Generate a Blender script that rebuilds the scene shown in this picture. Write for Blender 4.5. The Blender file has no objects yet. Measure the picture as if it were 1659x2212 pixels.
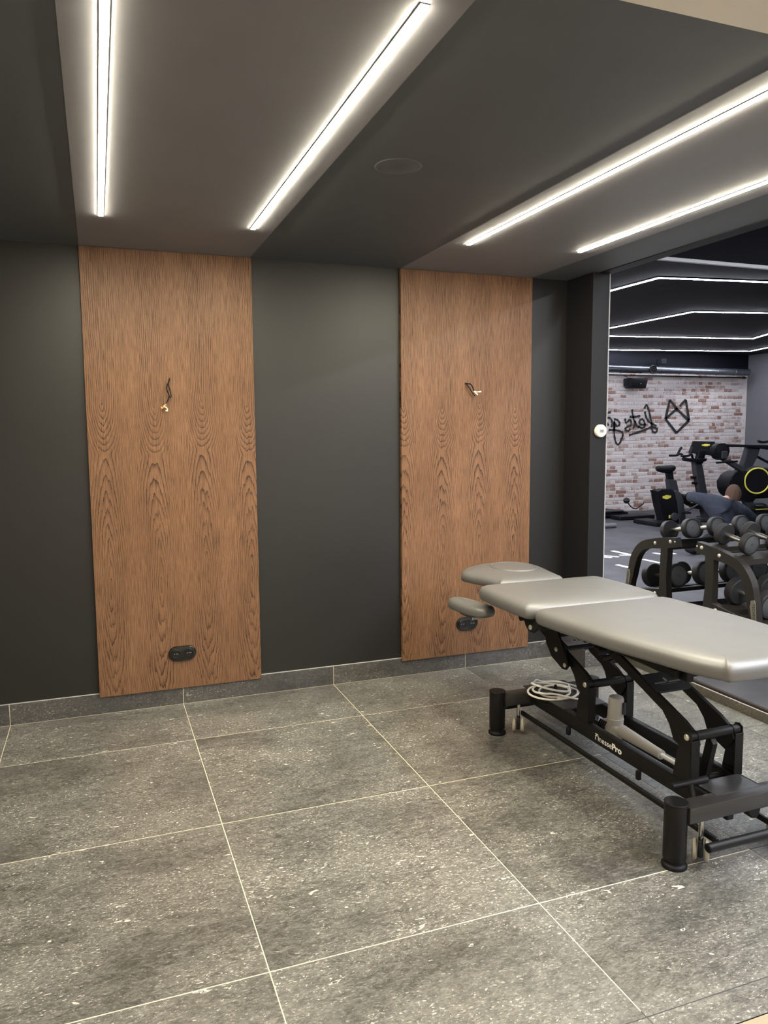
import bpy, bmesh, math, random
from mathutils import Vector, Matrix

random.seed(7)
S = bpy.context.scene
COL = S.collection

# ------------------------------------------------------------------ camera, world, exposure
cam = bpy.data.cameras.new('camera')
cam_o = bpy.data.objects.new('camera', cam)
COL.objects.link(cam_o)
S.camera = cam_o
cam.sensor_fit = 'HORIZONTAL'
cam.sensor_width = 36.0
cam.lens = 1653.24 / 1659 * 36.0
cam.clip_start = 0.02
YAW, PIT, ROL = -0.35667366, -0.10599684, 0.00740069
Rz = Matrix.Rotation(YAW, 3, 'Z'); Rx = Matrix.Rotation(PIT, 3, 'X'); Ry = Matrix.Rotation(ROL, 3, 'Y')
RR = Rz @ Rx @ Ry
right, fwd, up = RR.col[0], RR.col[1], RR.col[2]
m = Matrix((right, up, -fwd)).transposed().to_4x4()
m.translation = Vector((0.49969, -4.40832, 1.55403))
cam_o.matrix_world = m

w = bpy.data.worlds.new('world'); S.world = w
w.use_nodes = True
w.node_tree.nodes['Background'].inputs[0].default_value = (0.8, 0.85, 1.0, 1)
w.node_tree.nodes['Background'].inputs[1].default_value = 0.02

S.view_settings.view_transform = 'Standard'
S.view_settings.look = 'None'
S.view_settings.exposure = 0.10
S.view_settings.gamma = 1.0
S.view_settings.use_curve_mapping = False

WARM = (1.0, 0.90, 0.69)
COOL = (0.90, 0.93, 1.0)
STRIP_POWER = 270.0
GYM_POWER = 115.0
ROOM_FILL_POWER = 24.0
EDGE_FILL_POWER = 380.0

YM = -0.297                                   # plane of the mirror's silvering


def V(p):                                     # a point seen in the mirror -> the real point in the gym
    return Vector((p[0], 2 * YM - p[1], p[2]))


# ------------------------------------------------------------------ material helpers
def new_mat(name, col, rough=0.5, metal=0.0, spec=0.5):
    mt = bpy.data.materials.new(name)
    mt.use_nodes = True
    b = mt.node_tree.nodes['Principled BSDF']
    b.inputs['Base Color'].default_value = (*col, 1)
    b.inputs['Roughness'].default_value = rough
    b.inputs['Metallic'].default_value = metal
    b.inputs['Specular IOR Level'].default_value = spec
    return mt


class NT:
    def __init__(self, mt):
        self.t = mt.node_tree
        self.b = self.t.nodes['Principled BSDF']

    def n(self, typ, props=None, **ins):
        nd = self.t.nodes.new(typ)
        for k, v in (props or {}).items():
            setattr(nd, k, v)
        for k, v in ins.items():
            key = int(k[1:]) if k[0] == 'i' and k[1:].isdigit() else k.replace('_', ' ')
            s = nd.inputs[key]
            if isinstance(v, bpy.types.NodeSocket):
                self.t.links.new(v, s)
            else:
                s.default_value = v
        return nd

    def math(self, op, a, b=None, c=None, clamp=False):
        nd = self.t.nodes.new('ShaderNodeMath'); nd.operation = op; nd.use_clamp = clamp
        for i, v in enumerate((a, b, c)):
            if v is None: continue
            if isinstance(v, bpy.types.NodeSocket): self.t.links.new(v, nd.inputs[i])
            else: nd.inputs[i].default_value = v
        return nd.outputs[0]

    def mix(self, f, a, b, mode='MIX'):
        nd = self.t.nodes.new('ShaderNodeMix'); nd.data_type = 'RGBA'; nd.blend_type = mode
        for i, v in ((0, f), (6, a), (7, b)):
            if isinstance(v, bpy.types.NodeSocket): self.t.links.new(v, nd.inputs[i])
            elif i == 0: nd.inputs[0].default_value = v
            else: nd.inputs[i].default_value = (*v, 1)
        return nd.outputs[2]

    def ramp(self, f, stops):
        nd = self.t.nodes.new('ShaderNodeValToRGB')
        self.t.links.new(f, nd.inputs[0])
        e = nd.color_ramp.elements
        while len(e) > 1: e.remove(e[0])
        e[0].position = stops[0][0]; e[0].color = (*stops[0][1], 1)
        for p, c in stops[1:]:
            x = e.new(p); x.color = (*c, 1)
        return nd.outputs[0]

    def smooth(self, v, lo, hi):
        nd = self.n('ShaderNodeMapRange', {'interpolation_type': 'SMOOTHSTEP'}, i0=v, i1=lo, i2=hi, i3=0.0, i4=1.0)
        return nd.outputs[0]

    def link(self, a, b):
        self.t.links.new(a, self.b.inputs[b])

    def bump(self, h, strength=0.2, dist=0.01):
        nd = self.n('ShaderNodeBump', None, Strength=strength, Distance=dist, Height=h)
        self.t.links.new(nd.outputs[0], self.b.inputs['Normal'])


def noisy(mt, amt=0.25, scale=30, bump=0.05):
    """slight mottling and fine relief on a plain surface"""
    q = NT(mt)
    tc = q.n('ShaderNodeTexCoord')
    n1 = q.n('ShaderNodeTexNoise', None, Vector=tc.outputs['Object'], Scale=scale, Detail=5.0)
    c = q.b.inputs['Base Color'].default_value[:3]
    a = tuple(x * (1 - amt) for x in c); b2 = tuple(min(1, x * (1 + amt)) for x in c)
    q.link(q.mix(n1.outputs[0], a, b2), 'Base Color')
    if bump:
        n2 = q.n('ShaderNodeTexNoise', None, Vector=tc.outputs['Object'], Scale=scale * 12, Detail=2.0)
        q.bump(n2.outputs[0], bump, 0.004)
    return mt


def emit_mat(name, col, power):
    mt = bpy.data.materials.new(name); mt.use_nodes = True
    t = mt.node_tree; t.nodes.clear()
    e = t.nodes.new('ShaderNodeEmission'); o = t.nodes.new('ShaderNodeOutputMaterial')
    e.inputs[0].default_value = (*col, 1); e.inputs[1].default_value = power
    t.links.new(e.outputs[0], o.inputs[0])
    return mt


def stone_mat(name, base_lo, base_hi, fleck):
    mt = new_mat(name, base_lo, 0.42, spec=0.75)
    q = NT(mt)
    geo = q.n('ShaderNodeNewGeometry')
    oi = q.n('ShaderNodeObjectInfo')
    off = q.n('ShaderNodeVectorMath', {'operation': 'SCALE'}, i0=(7.3, 3.1, 5.7))
    q.t.links.new(oi.outputs['Random'], off.inputs['Scale'])
    P = q.n('ShaderNodeVectorMath', {'operation': 'ADD'}, i0=geo.outputs['Position'], i1=off.outputs[0]).outputs[0]
    PS = q.n('ShaderNodeMapping', None, Vector=P, Scale=(0.75, 1.5, 1.3)).outputs[0]      # bedding runs along x
    big = q.n('ShaderNodeTexNoise', None, Vector=PS, Scale=1.9, Detail=4.0, Roughness=0.6, Distortion=0.4).outputs[0]
    mid = q.n('ShaderNodeTexNoise', None, Vector=PS, Scale=30.0, Detail=8.0, Roughness=0.78, Distortion=0.9).outputs[0]
    fine = q.n('ShaderNodeTexNoise', None, Vector=PS, Scale=105.0, Detail=4.0, Roughness=0.75).outputs[0]
    t1 = q.math('ADD', q.math('MULTIPLY', big, 0.50), q.math('MULTIPLY', mid, 0.90))
    col = q.mix(q.smooth(t1, 0.46, 0.92), base_lo, base_hi)
    dens = q.smooth(big, 0.36, 0.62)
    # dark pits and pale grains
    pit = q.smooth(fine, 0.47, 0.36)
    col = q.mix(q.math('MULTIPLY', pit, 0.55), col, tuple(c * 0.45 for c in base_lo))
    sp = q.smooth(fine, 0.565, 0.66)
    col = q.mix(q.math('MULTIPLY', sp, q.math('ADD', 0.14, q.math('MULTIPLY', dens, 0.46))), col, fleck)

    def warp(scale, amt):
        wv = q.n('ShaderNodeTexNoise', None, Vector=PS, Scale=scale, Detail=2.0)
        sb = q.n('ShaderNodeVectorMath', {'operation': 'SUBTRACT'}, i0=wv.outputs[1], i1=(0.5, 0.5, 0.5))
        sc = q.n('ShaderNodeVectorMath', {'operation': 'SCALE'}, i0=sb.outputs[0]); sc.inputs['Scale'].default_value = amt
        return q.n('ShaderNodeVectorMath', {'operation': 'ADD'}, i0=PS, i1=sc.outputs[0]).outputs[0]
    # small shell flecks of irregular outline, at two sizes
    for vs, sel_, dist, amt, k0, k1 in ((95.0, 0.60, 0.30, 0.022, 0.12, 0.80), (50.0, 0.74, 0.26, 0.045, 0.20, 0.70)):
        v = q.n('ShaderNodeTexVoronoi', None, Vector=warp(vs * .8, amt), Scale=vs)
        sc_ = q.n('ShaderNodeSeparateColor', None, i0=v.outputs['Color'])
        sel = q.math('GREATER_THAN', sc_.outputs[0], sel_)
        f1 = q.math('MULTIPLY', q.math('LESS_THAN', v.outputs['Distance'], q.math('MULTIPLY', sc_.outputs[1], dist)), sel)
        col = q.mix(q.math('MULTIPLY', f1, q.math('ADD', k0, q.math('MULTIPLY', dens, k1))), col, fleck)
    # large pale shells, some hollow
    v2 = q.n('ShaderNodeTexVoronoi', None, Vector=warp(26.0, 0.085), Scale=18.0)
    sc2 = q.n('ShaderNodeSeparateColor', None, i0=v2.outputs['Color'])
    sel2 = q.math('GREATER_THAN', sc2.outputs[0], q.math('SUBTRACT', 0.88, q.math('MULTIPLY', dens, 0.30)))
    rad = q.math('ADD', 0.05, q.math('MULTIPLY', sc2.outputs[1], 0.15))
    f2 = q.math('MULTIPLY', q.math('LESS_THAN', v2.outputs['Distance'], rad), sel2)
    hole = q.math('GREATER_THAN', v2.outputs['Distance'], q.math('MULTIPLY', rad, sc2.outputs[2]))
    col = q.mix(q.math('MULTIPLY', q.math('MULTIPLY', f2, hole), q.math('ADD', 0.30, q.math('MULTIPLY', mid, 0.55))), col, fleck)
    q.link(col, 'Base Color')
    q.link(q.math('ADD', 0.22, q.math('MULTIPLY', mid, 0.22)), 'Roughness')
    q.bump(mid, 0.08, 0.004)
    return mt


def wood_mat(name, c0):
    """oak veneer: leaves 0.258 m wide, each with a cathedral figure"""
    mt = new_mat(name, (0.2, 0.1, 0.05), 0.45, spec=0.35)
    q = NT(mt)
    tc = q.n('ShaderNodeTexCoord')
    sep = q.n('ShaderNodeSeparateXYZ', None, i0=tc.outputs['Object'])
    X, Z = sep.outputs[0], sep.outputs[2]
    leaf = 0.258
    wob = q.n('ShaderNodeTexNoise', None, Vector=q.n('ShaderNodeMapping', None, Vector=tc.outputs['Object'], Scale=(2.2, 1, 1.1)).outputs[0], Scale=2.0, Detail=3.0)
    Xw = q.math('ADD', X, q.math('MULTIPLY', q.math('SUBTRACT', wob.outputs[0], 0.5), 0.05))
    t = q.math('ADD', q.math('DIVIDE', q.math('SUBTRACT', Xw, c0), leaf), 0.5)
    u = q.math('MULTIPLY', q.math('SUBTRACT', q.math('FRACT', t), 0.5), leaf)
    lid = q.math('FLOOR', t)
    # jitter along the grain, a zig-zag in places
    jit = q.n('ShaderNodeTexNoise', None, Vector=q.n('ShaderNodeMapping', None, Vector=tc.outputs['Object'], Scale=(45, 1, 5)).outputs[0], Scale=1.0, Detail=4.0, Roughness=0.6)
    Zj = q.math('ADD', Z, q.math('MULTIPLY', q.math('SUBTRACT', jit.outputs[0], 0.5), q.math('SUBTRACT', 0.20, q.math('MULTIPLY', q.smooth(Z, 1.05, 1.30), 0.165))))
    Zl = q.math('ADD', Zj, q.math('MULTIPLY', q.math('SINE', q.math('MULTIPLY', lid, 2.3)), 0.018))

    def ell(zc, a, b):
        du = q.math('DIVIDE', u, b); dz = q.math('DIVIDE', q.math('SUBTRACT', Zl, zc), a)
        return q.math('SQRT', q.math('ADD', q.math('MULTIPLY', du, du), q.math('MULTIPLY', dz, dz)))
    f1 = ell(0.62, 0.27, 0.030)
    du = q.math('DIVIDE', u, 0.029); dz = q.math('DIVIDE', q.math('MINIMUM', q.math('SUBTRACT', Zl, 1.62), 0.0), 0.105)
    lean = q.math('MULTIPLY', q.math('MAXIMUM', q.math('SUBTRACT', Zl, 1.62), 0.0), -0.9)
    f2 = q.math('ADD', q.math('SQRT', q.math('ADD', q.math('MULTIPLY', du, du), q.math('MULTIPLY', dz, dz))), lean)
    sm = q.math('SMOOTH_MIN', f1, f2, 0.25)
    fz = q.n('ShaderNodeTexNoise', None, Vector=q.n('ShaderNodeMapping', None, Vector=tc.outputs['Object'], Scale=(30, 1, 1.1)).outputs[0], Scale=1.0, Detail=4.0, Roughness=0.6)
    ph = q.math('ADD', q.math('MULTIPLY', sm, 3.0), q.math('MULTIPLY', fz.outputs[0], 0.8))
    saw = q.math('FRACT', ph)
    line = q.math('MULTIPLY', q.math('POWER', saw, 4.5), q.math('ADD', 0.60, q.math('MULTIPLY', q.smooth(wob.outputs[0], 0.35, 0.65), 0.40)))
    fib = q.n('ShaderNodeTexNoise', None, Vector=q.n('ShaderNodeMapping', None, Vector=tc.outputs['Object'], Scale=(330, 1, 9)).outputs[0], Scale=1.0, Detail=3.0, Roughness=0.7).outputs[0]
    pore = q.n('ShaderNodeTexNoise', None, Vector=q.n('ShaderNodeMapping', None, Vector=tc.outputs['Object'], Scale=(260, 1, 45)).outputs[0], Scale=1.0, Detail=2.0).outputs[0]
    d = q.math('ADD', q.math('MULTIPLY', line, q.math('SUBTRACT', 1.0, q.math('MULTIPLY', q.smooth(q.math('ABSOLUTE', u), 0.045, 0.105), 0.60))), q.math('MULTIPLY', q.smooth(fib, 0.38, 0.72), 0.70))
    d = q.math('SUBTRACT', d, q.math('MULTIPLY', q.smooth(pore, 0.55, 0.75), 0.12), clamp=True)
    big = q.n('ShaderNodeTexNoise', None, Vector=q.n('ShaderNodeMapping', None, Vector=tc.outputs['Object'], Scale=(6, 1, 1)).outputs[0], Scale=1.5, Detail=3.0).outputs[0]
    light = q.mix(big, (0.160, 0.080, 0.038), (0.285, 0.152, 0.080))
    q.link(q.mix(d, light, (0.030, 0.012, 0.006)), 'Base Color')
    q.link(q.math('ADD', 0.42, q.math('MULTIPLY', d, 0.2)), 'Roughness')
    q.bump(q.math('MULTIPLY', d, -1.0), 0.12, 0.002)
    return mt


def brick_mat(name, lo=0.50, hi=0.95):
    mt = new_mat(name, (0.5, 0.4, 0.37), 0.85, spec=0.2)
    q = NT(mt)
    geo = q.n('ShaderNodeNewGeometry')
    oi = q.n('ShaderNodeObjectInfo')
    P = geo.outputs['Position']
    cell = q.n('ShaderNodeTexNoise', None, Vector=q.n('ShaderNodeMapping', None, Vector=P, Scale=(6, 1, 15.9)).outputs[0], Scale=1.0, Detail=1.0).outputs[0]
    isl = geo.outputs['Random Per Island']
    rnd = q.math('FRACT', q.math('ADD', isl, q.math('MULTIPLY', oi.outputs['Random'], 3.7)))
    red = q.mix(rnd, (0.27, 0.145, 0.115), (0.40, 0.28, 0.25))
    wear = q.n('ShaderNodeTexNoise', None, Vector=P, Scale=24.0, Detail=6.0, Roughness=0.7).outputs[0]
    thr = q.math('ADD', q.math('MULTIPLY', rnd, 0.42), q.math('ADD', q.math('MULTIPLY', cell, 0.35), q.math('MULTIPLY', wear, 0.9)))
    k = q.smooth(thr, lo, hi)
    q.link(q.mix(k, red, (0.64, 0.585, 0.575)), 'Base Color')
    q.bump(wear, 0.35, 0.01)
    return mt


def rubber_floor_mat(name):
    mt = new_mat(name, (0.035, 0.035, 0.04), 0.55, spec=0.4)
    q = NT(mt)
    geo = q.n('ShaderNodeNewGeometry')
    P = geo.outputs['Position']
    a = q.n('ShaderNodeTexNoise', None, Vector=P, Scale=2.5, Detail=6.0, Roughness=0.65).outputs[0]
    b = q.n('ShaderNodeTexNoise', None, Vector=P, Scale=260.0, Detail=2.0).outputs[0]
    c = q.mix(q.smooth(a, 0.3, 0.75), (0.035, 0.036, 0.042), (0.075, 0.075, 0.082))
    q.link(q.mix(q.math('MULTIPLY', q.smooth(b, 0.6, 0.75), 0.25), c, (0.15, 0.15, 0.16)), 'Base Color')
    q.bump(b, 0.1, 0.002)
    return mt


def leather_mat(name, col):
    mt = new_mat(name, col, 0.42, spec=0.6)
    bs = mt.node_tree.nodes['Principled BSDF']; bs.inputs['Coat Weight'].default_value = 0.4; bs.inputs['Coat Roughness'].default_value = 0.5; bs.inputs['Coat IOR'].default_value = 1.75
    q = NT(mt)
    tc = q.n('ShaderNodeTexCoord')
    v = q.n('ShaderNodeTexVoronoi', {'feature': 'DISTANCE_TO_EDGE'}, Vector=tc.outputs['Object'], Scale=420.0)
    n = q.n('ShaderNodeTexNoise', None, Vector=tc.outputs['Object'], Scale=6.0, Detail=4.0)
    q.link(q.mix(n.outputs[0], tuple(x * .93 for x in col), tuple(x * 1.06 for x in col)), 'Base Color')
    q.link(q.math('ADD', 0.34, q.math('MULTIPLY', n.outputs[0], 0.14)), 'Roughness')
    q.bump(v.outputs[0], 0.05, 0.001)
    return mt


def cloth_mat(name, col):
    mt = new_mat(name, col, 0.85, spec=0.2)
    q = NT(mt)
    tc = q.n('ShaderNodeTexCoord')
    n = q.n('ShaderNodeTexNoise', None, Vector=tc.outputs['Object'], Scale=9.0, Detail=4.0, Distortion=1.2)
    q.link(q.mix(n.outputs[0], tuple(x * .7 for x in col), tuple(x * 1.3 for x in col)), 'Base Color')
    q.bump(n.outputs[0], 0.6, 0.03)
    return mt


def duct_mat(name):
    mt = new_mat(name, (0.42, 0.45, 0.50), 0.32, 0.9)
    q = NT(mt)
    tc = q.n('ShaderNodeTexCoord')
    n = q.n('ShaderNodeTexNoise', None, Vector=tc.outputs['Object'], Scale=14.0, Detail=4.0)
    q.link(q.mix(n.outputs[0], (0.13, 0.14, 0.16), (0.26, 0.28, 0.31)), 'Base Color')
    return mt


M = {}
M['paint'] = noisy(new_mat('black_wall_paint', (0.0060, 0.0058, 0.0052), 0.48, spec=0.60), 0.12, 6, 0.02)
M['ceil'] = noisy(new_mat('charcoal_ceiling_paint', (0.100, 0.110, 0.122), 0.6, spec=0.4), 0.08, 5, 0.02)
M['band'] = noisy(new_mat('taupe_ceiling_paint', (0.215, 0.215, 0.235), 0.6, spec=0.4), 0.08, 5, 0.02)
M['grey_paint'] = noisy(new_mat('dark_grey_paint', (0.012, 0.012, 0.014), 0.5, spec=0.25), 0.08, 6, 0.02)
M['gym_dark'] = noisy(new_mat('gym_black_paint', (0.0075, 0.008, 0.012), 0.65, spec=0.10), 0.12, 4, 0.02)
M['gym_grey'] = noisy(new_mat('gym_grey_paint', (0.13, 0.13, 0.145), 0.7), 0.06, 5, 0.02)
M['beige'] = noisy(new_mat('beige_plaster', (0.80, 0.76, 0.70), 0.8), 0.04, 5, 0.02)
M['beige_floor'] = noisy(new_mat('beige_floor_finish', (0.30, 0.25, 0.175), 0.5), 0.1, 8, 0.02)
M['stone'] = stone_mat('dark_limestone_tile', (0.045, 0.045, 0.040), (0.225, 0.222, 0.200), (0.86, 0.84, 0.77))
M['stone_base'] = stone_mat('dark_limestone_skirting', (0.036, 0.035, 0.034), (0.095, 0.092, 0.088), (0.38, 0.36, 0.33))
M['grout'] = noisy(new_mat('pale_grout', (0.72, 0.66, 0.50), 0.9), 0.1, 60, 0.05)
M['grout_grey'] = noisy(new_mat('grey_grout', (0.06, 0.058, 0.055), 0.9), 0.1, 60, 0.05)
M['wood_a'] = wood_mat('oak_veneer_a', 0.085)
M['wood_b'] = wood_mat('oak_veneer_b', 0.020)
M['black_gloss'] = noisy(new_mat('glossy_black_plastic', (0.008, 0.008, 0.008), 0.12), 0.1, 20, 0)
M['black'] = noisy(new_mat('black_plastic', (0.006, 0.006, 0.008), 0.5, spec=0.22), 0.15, 40, 0.03)
M['frame'] = noisy(new_mat('black_powder_coat', (0.0075, 0.0075, 0.0072), 0.45, spec=0.25), 0.15, 60, 0.06)
M['frame_lit'] = noisy(new_mat('black_powder_coat_lit', (0.028, 0.027, 0.026), 0.33), 0.35, 14, 0.06)  # mottled coat; paler base colour stands in for light reflected off beams and plates
M['leather'] = leather_mat('grey_artificial_leather', (0.118, 0.118, 0.116))
M['motor'] = noisy(new_mat('grey_motor_plastic', (0.42, 0.40, 0.37), 0.45), 0.05, 30, 0.03)
M['white_plastic'] = noisy(new_mat('white_plastic', (0.80, 0.78, 0.72), 0.4), 0.03, 30, 0)
M['cream'] = noisy(new_mat('cream_plastic', (0.82, 0.76, 0.60), 0.4), 0.03, 30, 0)
M['steel'] = noisy(new_mat('bright_steel', (0.72, 0.70, 0.66), 0.25, 1.0), 0.05, 40, 0)
M['bolt'] = noisy(new_mat('zinc_bolt', (0.80, 0.78, 0.70), 0.35, 0.8), 0.05, 90, 0)
M['wheel'] = noisy(new_mat('beige_caster_rubber', (0.42, 0.39, 0.31), 0.6), 0.1, 60, 0.02)
M['lcd'] = noisy(new_mat('grey_lcd', (0.24, 0.26, 0.265), 0.3), 0.1, 60, 0)
M['ink'] = new_mat('dark_print', (0.02, 0.02, 0.02), 0.6)
M['white_print'] = noisy(new_mat('white_print', (0.85, 0.83, 0.78), 0.6), 0.02, 60, 0)
M['grey_print'] = noisy(new_mat('grey_print', (0.40, 0.40, 0.40), 0.6), 0.02, 60, 0)
M['label'] = noisy(new_mat('silver_label', (0.85, 0.86, 0.92), 0.35), 0.04, 60, 0)
M['copper'] = noisy(new_mat('amber_wire_end', (0.75, 0.42, 0.16), 0.35, 0.2), 0.1, 90, 0)
M['rubber'] = noisy(new_mat('black_rubber', (0.013, 0.013, 0.014), 0.6, spec=0.35), 0.2, 50, 0.08)
M['plate_grey'] = noisy(new_mat('grey_end_plate', (0.060, 0.063, 0.066), 0.5), 0.08, 50, 0.04)
M['rack'] = noisy(new_mat('bronze_black_coat', (0.016, 0.014, 0.012), 0.40, spec=0.30), 0.15, 50, 0.05)
M['badge'] = noisy(new_mat('pewter_badge', (0.22, 0.21, 0.17), 0.4, 0.5), 0.08, 50, 0.02)
M['yellow'] = noisy(new_mat('yellow_trim', (0.75, 0.66, 0.10), 0.45), 0.04, 40, 0)
M['gun'] = noisy(new_mat('gunmetal_paint', (0.050, 0.052, 0.060), 0.4, 0.2, 0.3), 0.08, 40, 0.02)
M['brick'] = brick_mat('worn_red_brick', 0.58, 1.10)
M['brick_pale'] = brick_mat('whitewashed_brick', 0.30, 0.75)
M['mortar'] = noisy(new_mat('whitewashed_mortar', (0.74, 0.68, 0.66), 0.9), 0.12, 18, 0.2)
M['mat'] = rubber_floor_mat('black_rubber_tile')
M['matedge'] = noisy(new_mat('brown_black_rubber_edge', (0.020, 0.014, 0.010), 0.7), 0.15, 40, 0.05)
M['step'] = stone_mat('step_stone', (0.055, 0.052, 0.040), (0.12, 0.112, 0.085), (0.35, 0.33, 0.27))
M['duct'] = duct_mat('galvanised_duct')
M['shirt'] = cloth_mat('navy_shirt', (0.032, 0.037, 0.054))
M['trousers'] = cloth_mat('black_trousers', (0.014, 0.014, 0.018))
M['hair'] = cloth_mat('brown_hair', (0.085, 0.050, 0.036))
M['skin'] = noisy(new_mat('skin', (0.56, 0.33, 0.25), 0.5), 0.05, 30, 0.02)
M['eye'] = new_mat('eye', (0.75, 0.73, 0.70), 0.2)
M['led_warm'] = emit_mat('warm_led', WARM, STRIP_POWER)
M['led_cool'] = emit_mat('cool_led', COOL, GYM_POWER)
M['led_edge_fill'] = emit_mat('cool_fill_led', COOL, EDGE_FILL_POWER)
M['led_room_fill'] = emit_mat('room_fill_led', (1.0, 0.85, 0.65), ROOM_FILL_POWER)
mm = new_mat('mirror_silver', (0.86, 0.87, 0.90), 0.0, 1.0)
q = NT(mm)
tc = q.n('ShaderNodeTexCoord')
sm1 = q.n('ShaderNodeTexNoise', None, Vector=tc.outputs['Object'], Scale=1.7, Detail=5.0, Distortion=2.0).outputs[0]
q.link(q.math('MULTIPLY', q.smooth(sm1, 0.62, 0.85), 0.015), 'Roughness')
M['mirror'] = mm
M['glass_edge'] = noisy(new_mat('mirror_edge', (0.45, 0.47, 0.55), 0.25), 0.1, 60, 0)
M['alu'] = noisy(new_mat('pale_aluminium', (0.62, 0.62, 0.68), 0.45, 0.1), 0.05, 30, 0)


# ------------------------------------------------------------------ mesh helpers
def NB():
    return bmesh.new()


def box(bm, lo, hi, bev=0.0, seg=1):
    lo = Vector(lo); hi = Vector(hi)
    r = bmesh.ops.create_cube(bm, size=1.0)
    vs = r['verts']
    c = (lo + hi) / 2; d = hi - lo
    for v in vs:
        v.co = Vector((v.co.x * d.x, v.co.y * d.y, v.co.z * d.z)) + c
    if bev:
        es = list({e for v in vs for e in v.link_edges})
        bmesh.ops.bevel(bm, geom=es, offset=bev, segments=seg, affect='EDGES', profile=0.5)
    return bm


def frame_from(d):
    d = Vector(d).normalized()
    a = Vector((0, 0, 1)) if abs(d.z) < 0.9 else Vector((1, 0, 0))
    u = d.cross(a).normalized(); v = d.cross(u).normalized()
    return d, u, v


def lathe(bm, p0, d, prof, seg=24):
    """prof: list of (distance along d, radius)"""
    d, u, v = frame_from(d); p0 = Vector(p0)
    rings = []
    for t, r in prof:
        rings.append([bm.verts.new(p0 + d * t + (u * math.cos(2 * math.pi * k / seg) + v * math.sin(2 * math.pi * k / seg)) * max(r, 1e-5)) for k in range(seg)])
    for a, b in zip(rings, rings[1:]):
        for k in range(seg):
            bm.faces.new((a[k], a[(k + 1) % seg], b[(k + 1) % seg], b[k]))
    bm.faces.new(rings[0]); bm.faces.new(rings[-1])
    return bm


def cyl(bm, p0, p1, r, seg=20, bev=0.0):
    p0 = Vector(p0); p1 = Vector(p1); L = (p1 - p0).length
    pr = [(0, r), (L, r)] if not bev else [(0, r - bev), (bev, r), (L - bev, r), (L, r - bev)]
    return lathe(bm, p0, p1 - p0, pr, seg)


def catmull(pts, n=8, closed=False):
    P = [Vector(p) for p in pts]; out = []
    N = len(P)
    for i in range(N if closed else N - 1):
        if closed: a, b, c, d = P[(i - 1) % N], P[i], P[(i + 1) % N], P[(i + 2) % N]
        else: a, b, c, d = P[max(i - 1, 0)], P[i], P[i + 1], P[min(i + 2, N - 1)]
        for k in range(n):
            t = k / n
            out.append(0.5 * ((2 * b) + (c - a) * t + (2 * a - 5 * b + 4 * c - d) * t * t + (3 * b - a - 3 * c + d) * t ** 3))
    if not closed: out.append(P[-1])
    return out


def tube(bm, pts, r, seg=10, closed=False):
    pts = [Vector(p) for p in pts]; N = len(pts); rings = []
    rr = r if isinstance(r, (list, tuple)) else [r] * N
    t0 = (pts[1] - pts[0]).normalized()
    _, u, v = frame_from(t0)
    for i in range(N):
        if closed: t = (pts[(i + 1) % N] - pts[i - 1])
        else: t = pts[min(i + 1, N - 1)] - pts[max(i - 1, 0)]
        t.normalize()
        u = (u - t * u.dot(t)).normalized(); v = t.cross(u)
        rings.append([bm.verts.new(pts[i] + (u * math.cos(2 * math.pi * k / seg) + v * math.sin(2 * math.pi * k / seg)) * rr[i]) for k in range(seg)])
    for i in range(N if closed else N - 1):
        a, b = rings[i], rings[(i + 1) % N]
        for k in range(seg):
            bm.faces.new((a[k], a[(k + 1) % seg], b[(k + 1) % seg], b[k]))
    if not closed:
        bm.faces.new(rings[0]); bm.faces.new(rings[-1])
    return bm


def prism(bm, poly, axis, a, b, bev=0.0, seg=2):
    """poly in the two other axes (order x,y,z without axis), extruded along axis from a to b"""
    def mk(p, t):
        p = list(p); p.insert(axis, t); return bm.verts.new(p)
    A = [mk(p, a) for p in poly]; B = [mk(p, b) for p in poly]
    n = len(poly); fs = [bm.faces.new(A), bm.faces.new(B[::-1])]
    for k in range(n):
        fs.append(bm.faces.new((A[k], B[k], B[(k + 1) % n], A[(k + 1) % n])))
    if bev:
        es = [e for f in fs[:2] for e in f.edges]
        bmesh.ops.bevel(bm, geom=es, offset=bev, segments=seg, affect='EDGES', profile=0.5)
    return bm


def smooth_poly(pts, n=6):
    return [(p.x, p.y) for p in catmull([Vector((a, b, 0)) for a, b in pts], n, True)]


def strip_poly(bm, path, width, zfun):
    pass


def obj(name, bm, mt, parent=None, virt=False, smooth=False, angle=35, loc=None):
    if virt:
        for v in bm.verts: v.co = V(v.co)
    bmesh.ops.recalc_face_normals(bm, faces=bm.faces)
    off = Vector(loc) if loc is not None else Vector((0, 0, 0))
    pw = Vector((0, 0, 0)); p = parent
    while p is not None:
        pw = pw + p.location; p = p.parent
    tot = pw + off
    if tot.length:
        for v in bm.verts: v.co = v.co - tot
    me = bpy.data.meshes.new(name)
    bm.to_mesh(me); bm.free()
    me.materials.append(mt)
    if smooth:
        me.polygons.foreach_set('use_smooth', [True] * len(me.polygons))
        me.set_sharp_from_angle(angle=math.radians(angle))
    o = bpy.data.objects.new(name, me)
    COL.objects.link(o)
    o.location = off
    if parent is not None: o.parent = parent
    return o


def thing(name, label, cat, loc=(0, 0, 0), group=None):
    o = bpy.data.objects.new(name, None); COL.objects.link(o)
    o.empty_display_size = 0.1
    o.location = loc
    o['label'] = label; o['category'] = cat
    if group: o['group'] = group
    return o


def tag(o, label, cat, group=None):
    o['label'] = label; o['category'] = cat
    if group: o['group'] = group
    return o


def struct(o, label=None):
    o['kind'] = 'structure'
    if label: o['label'] = label
    return o


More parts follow.
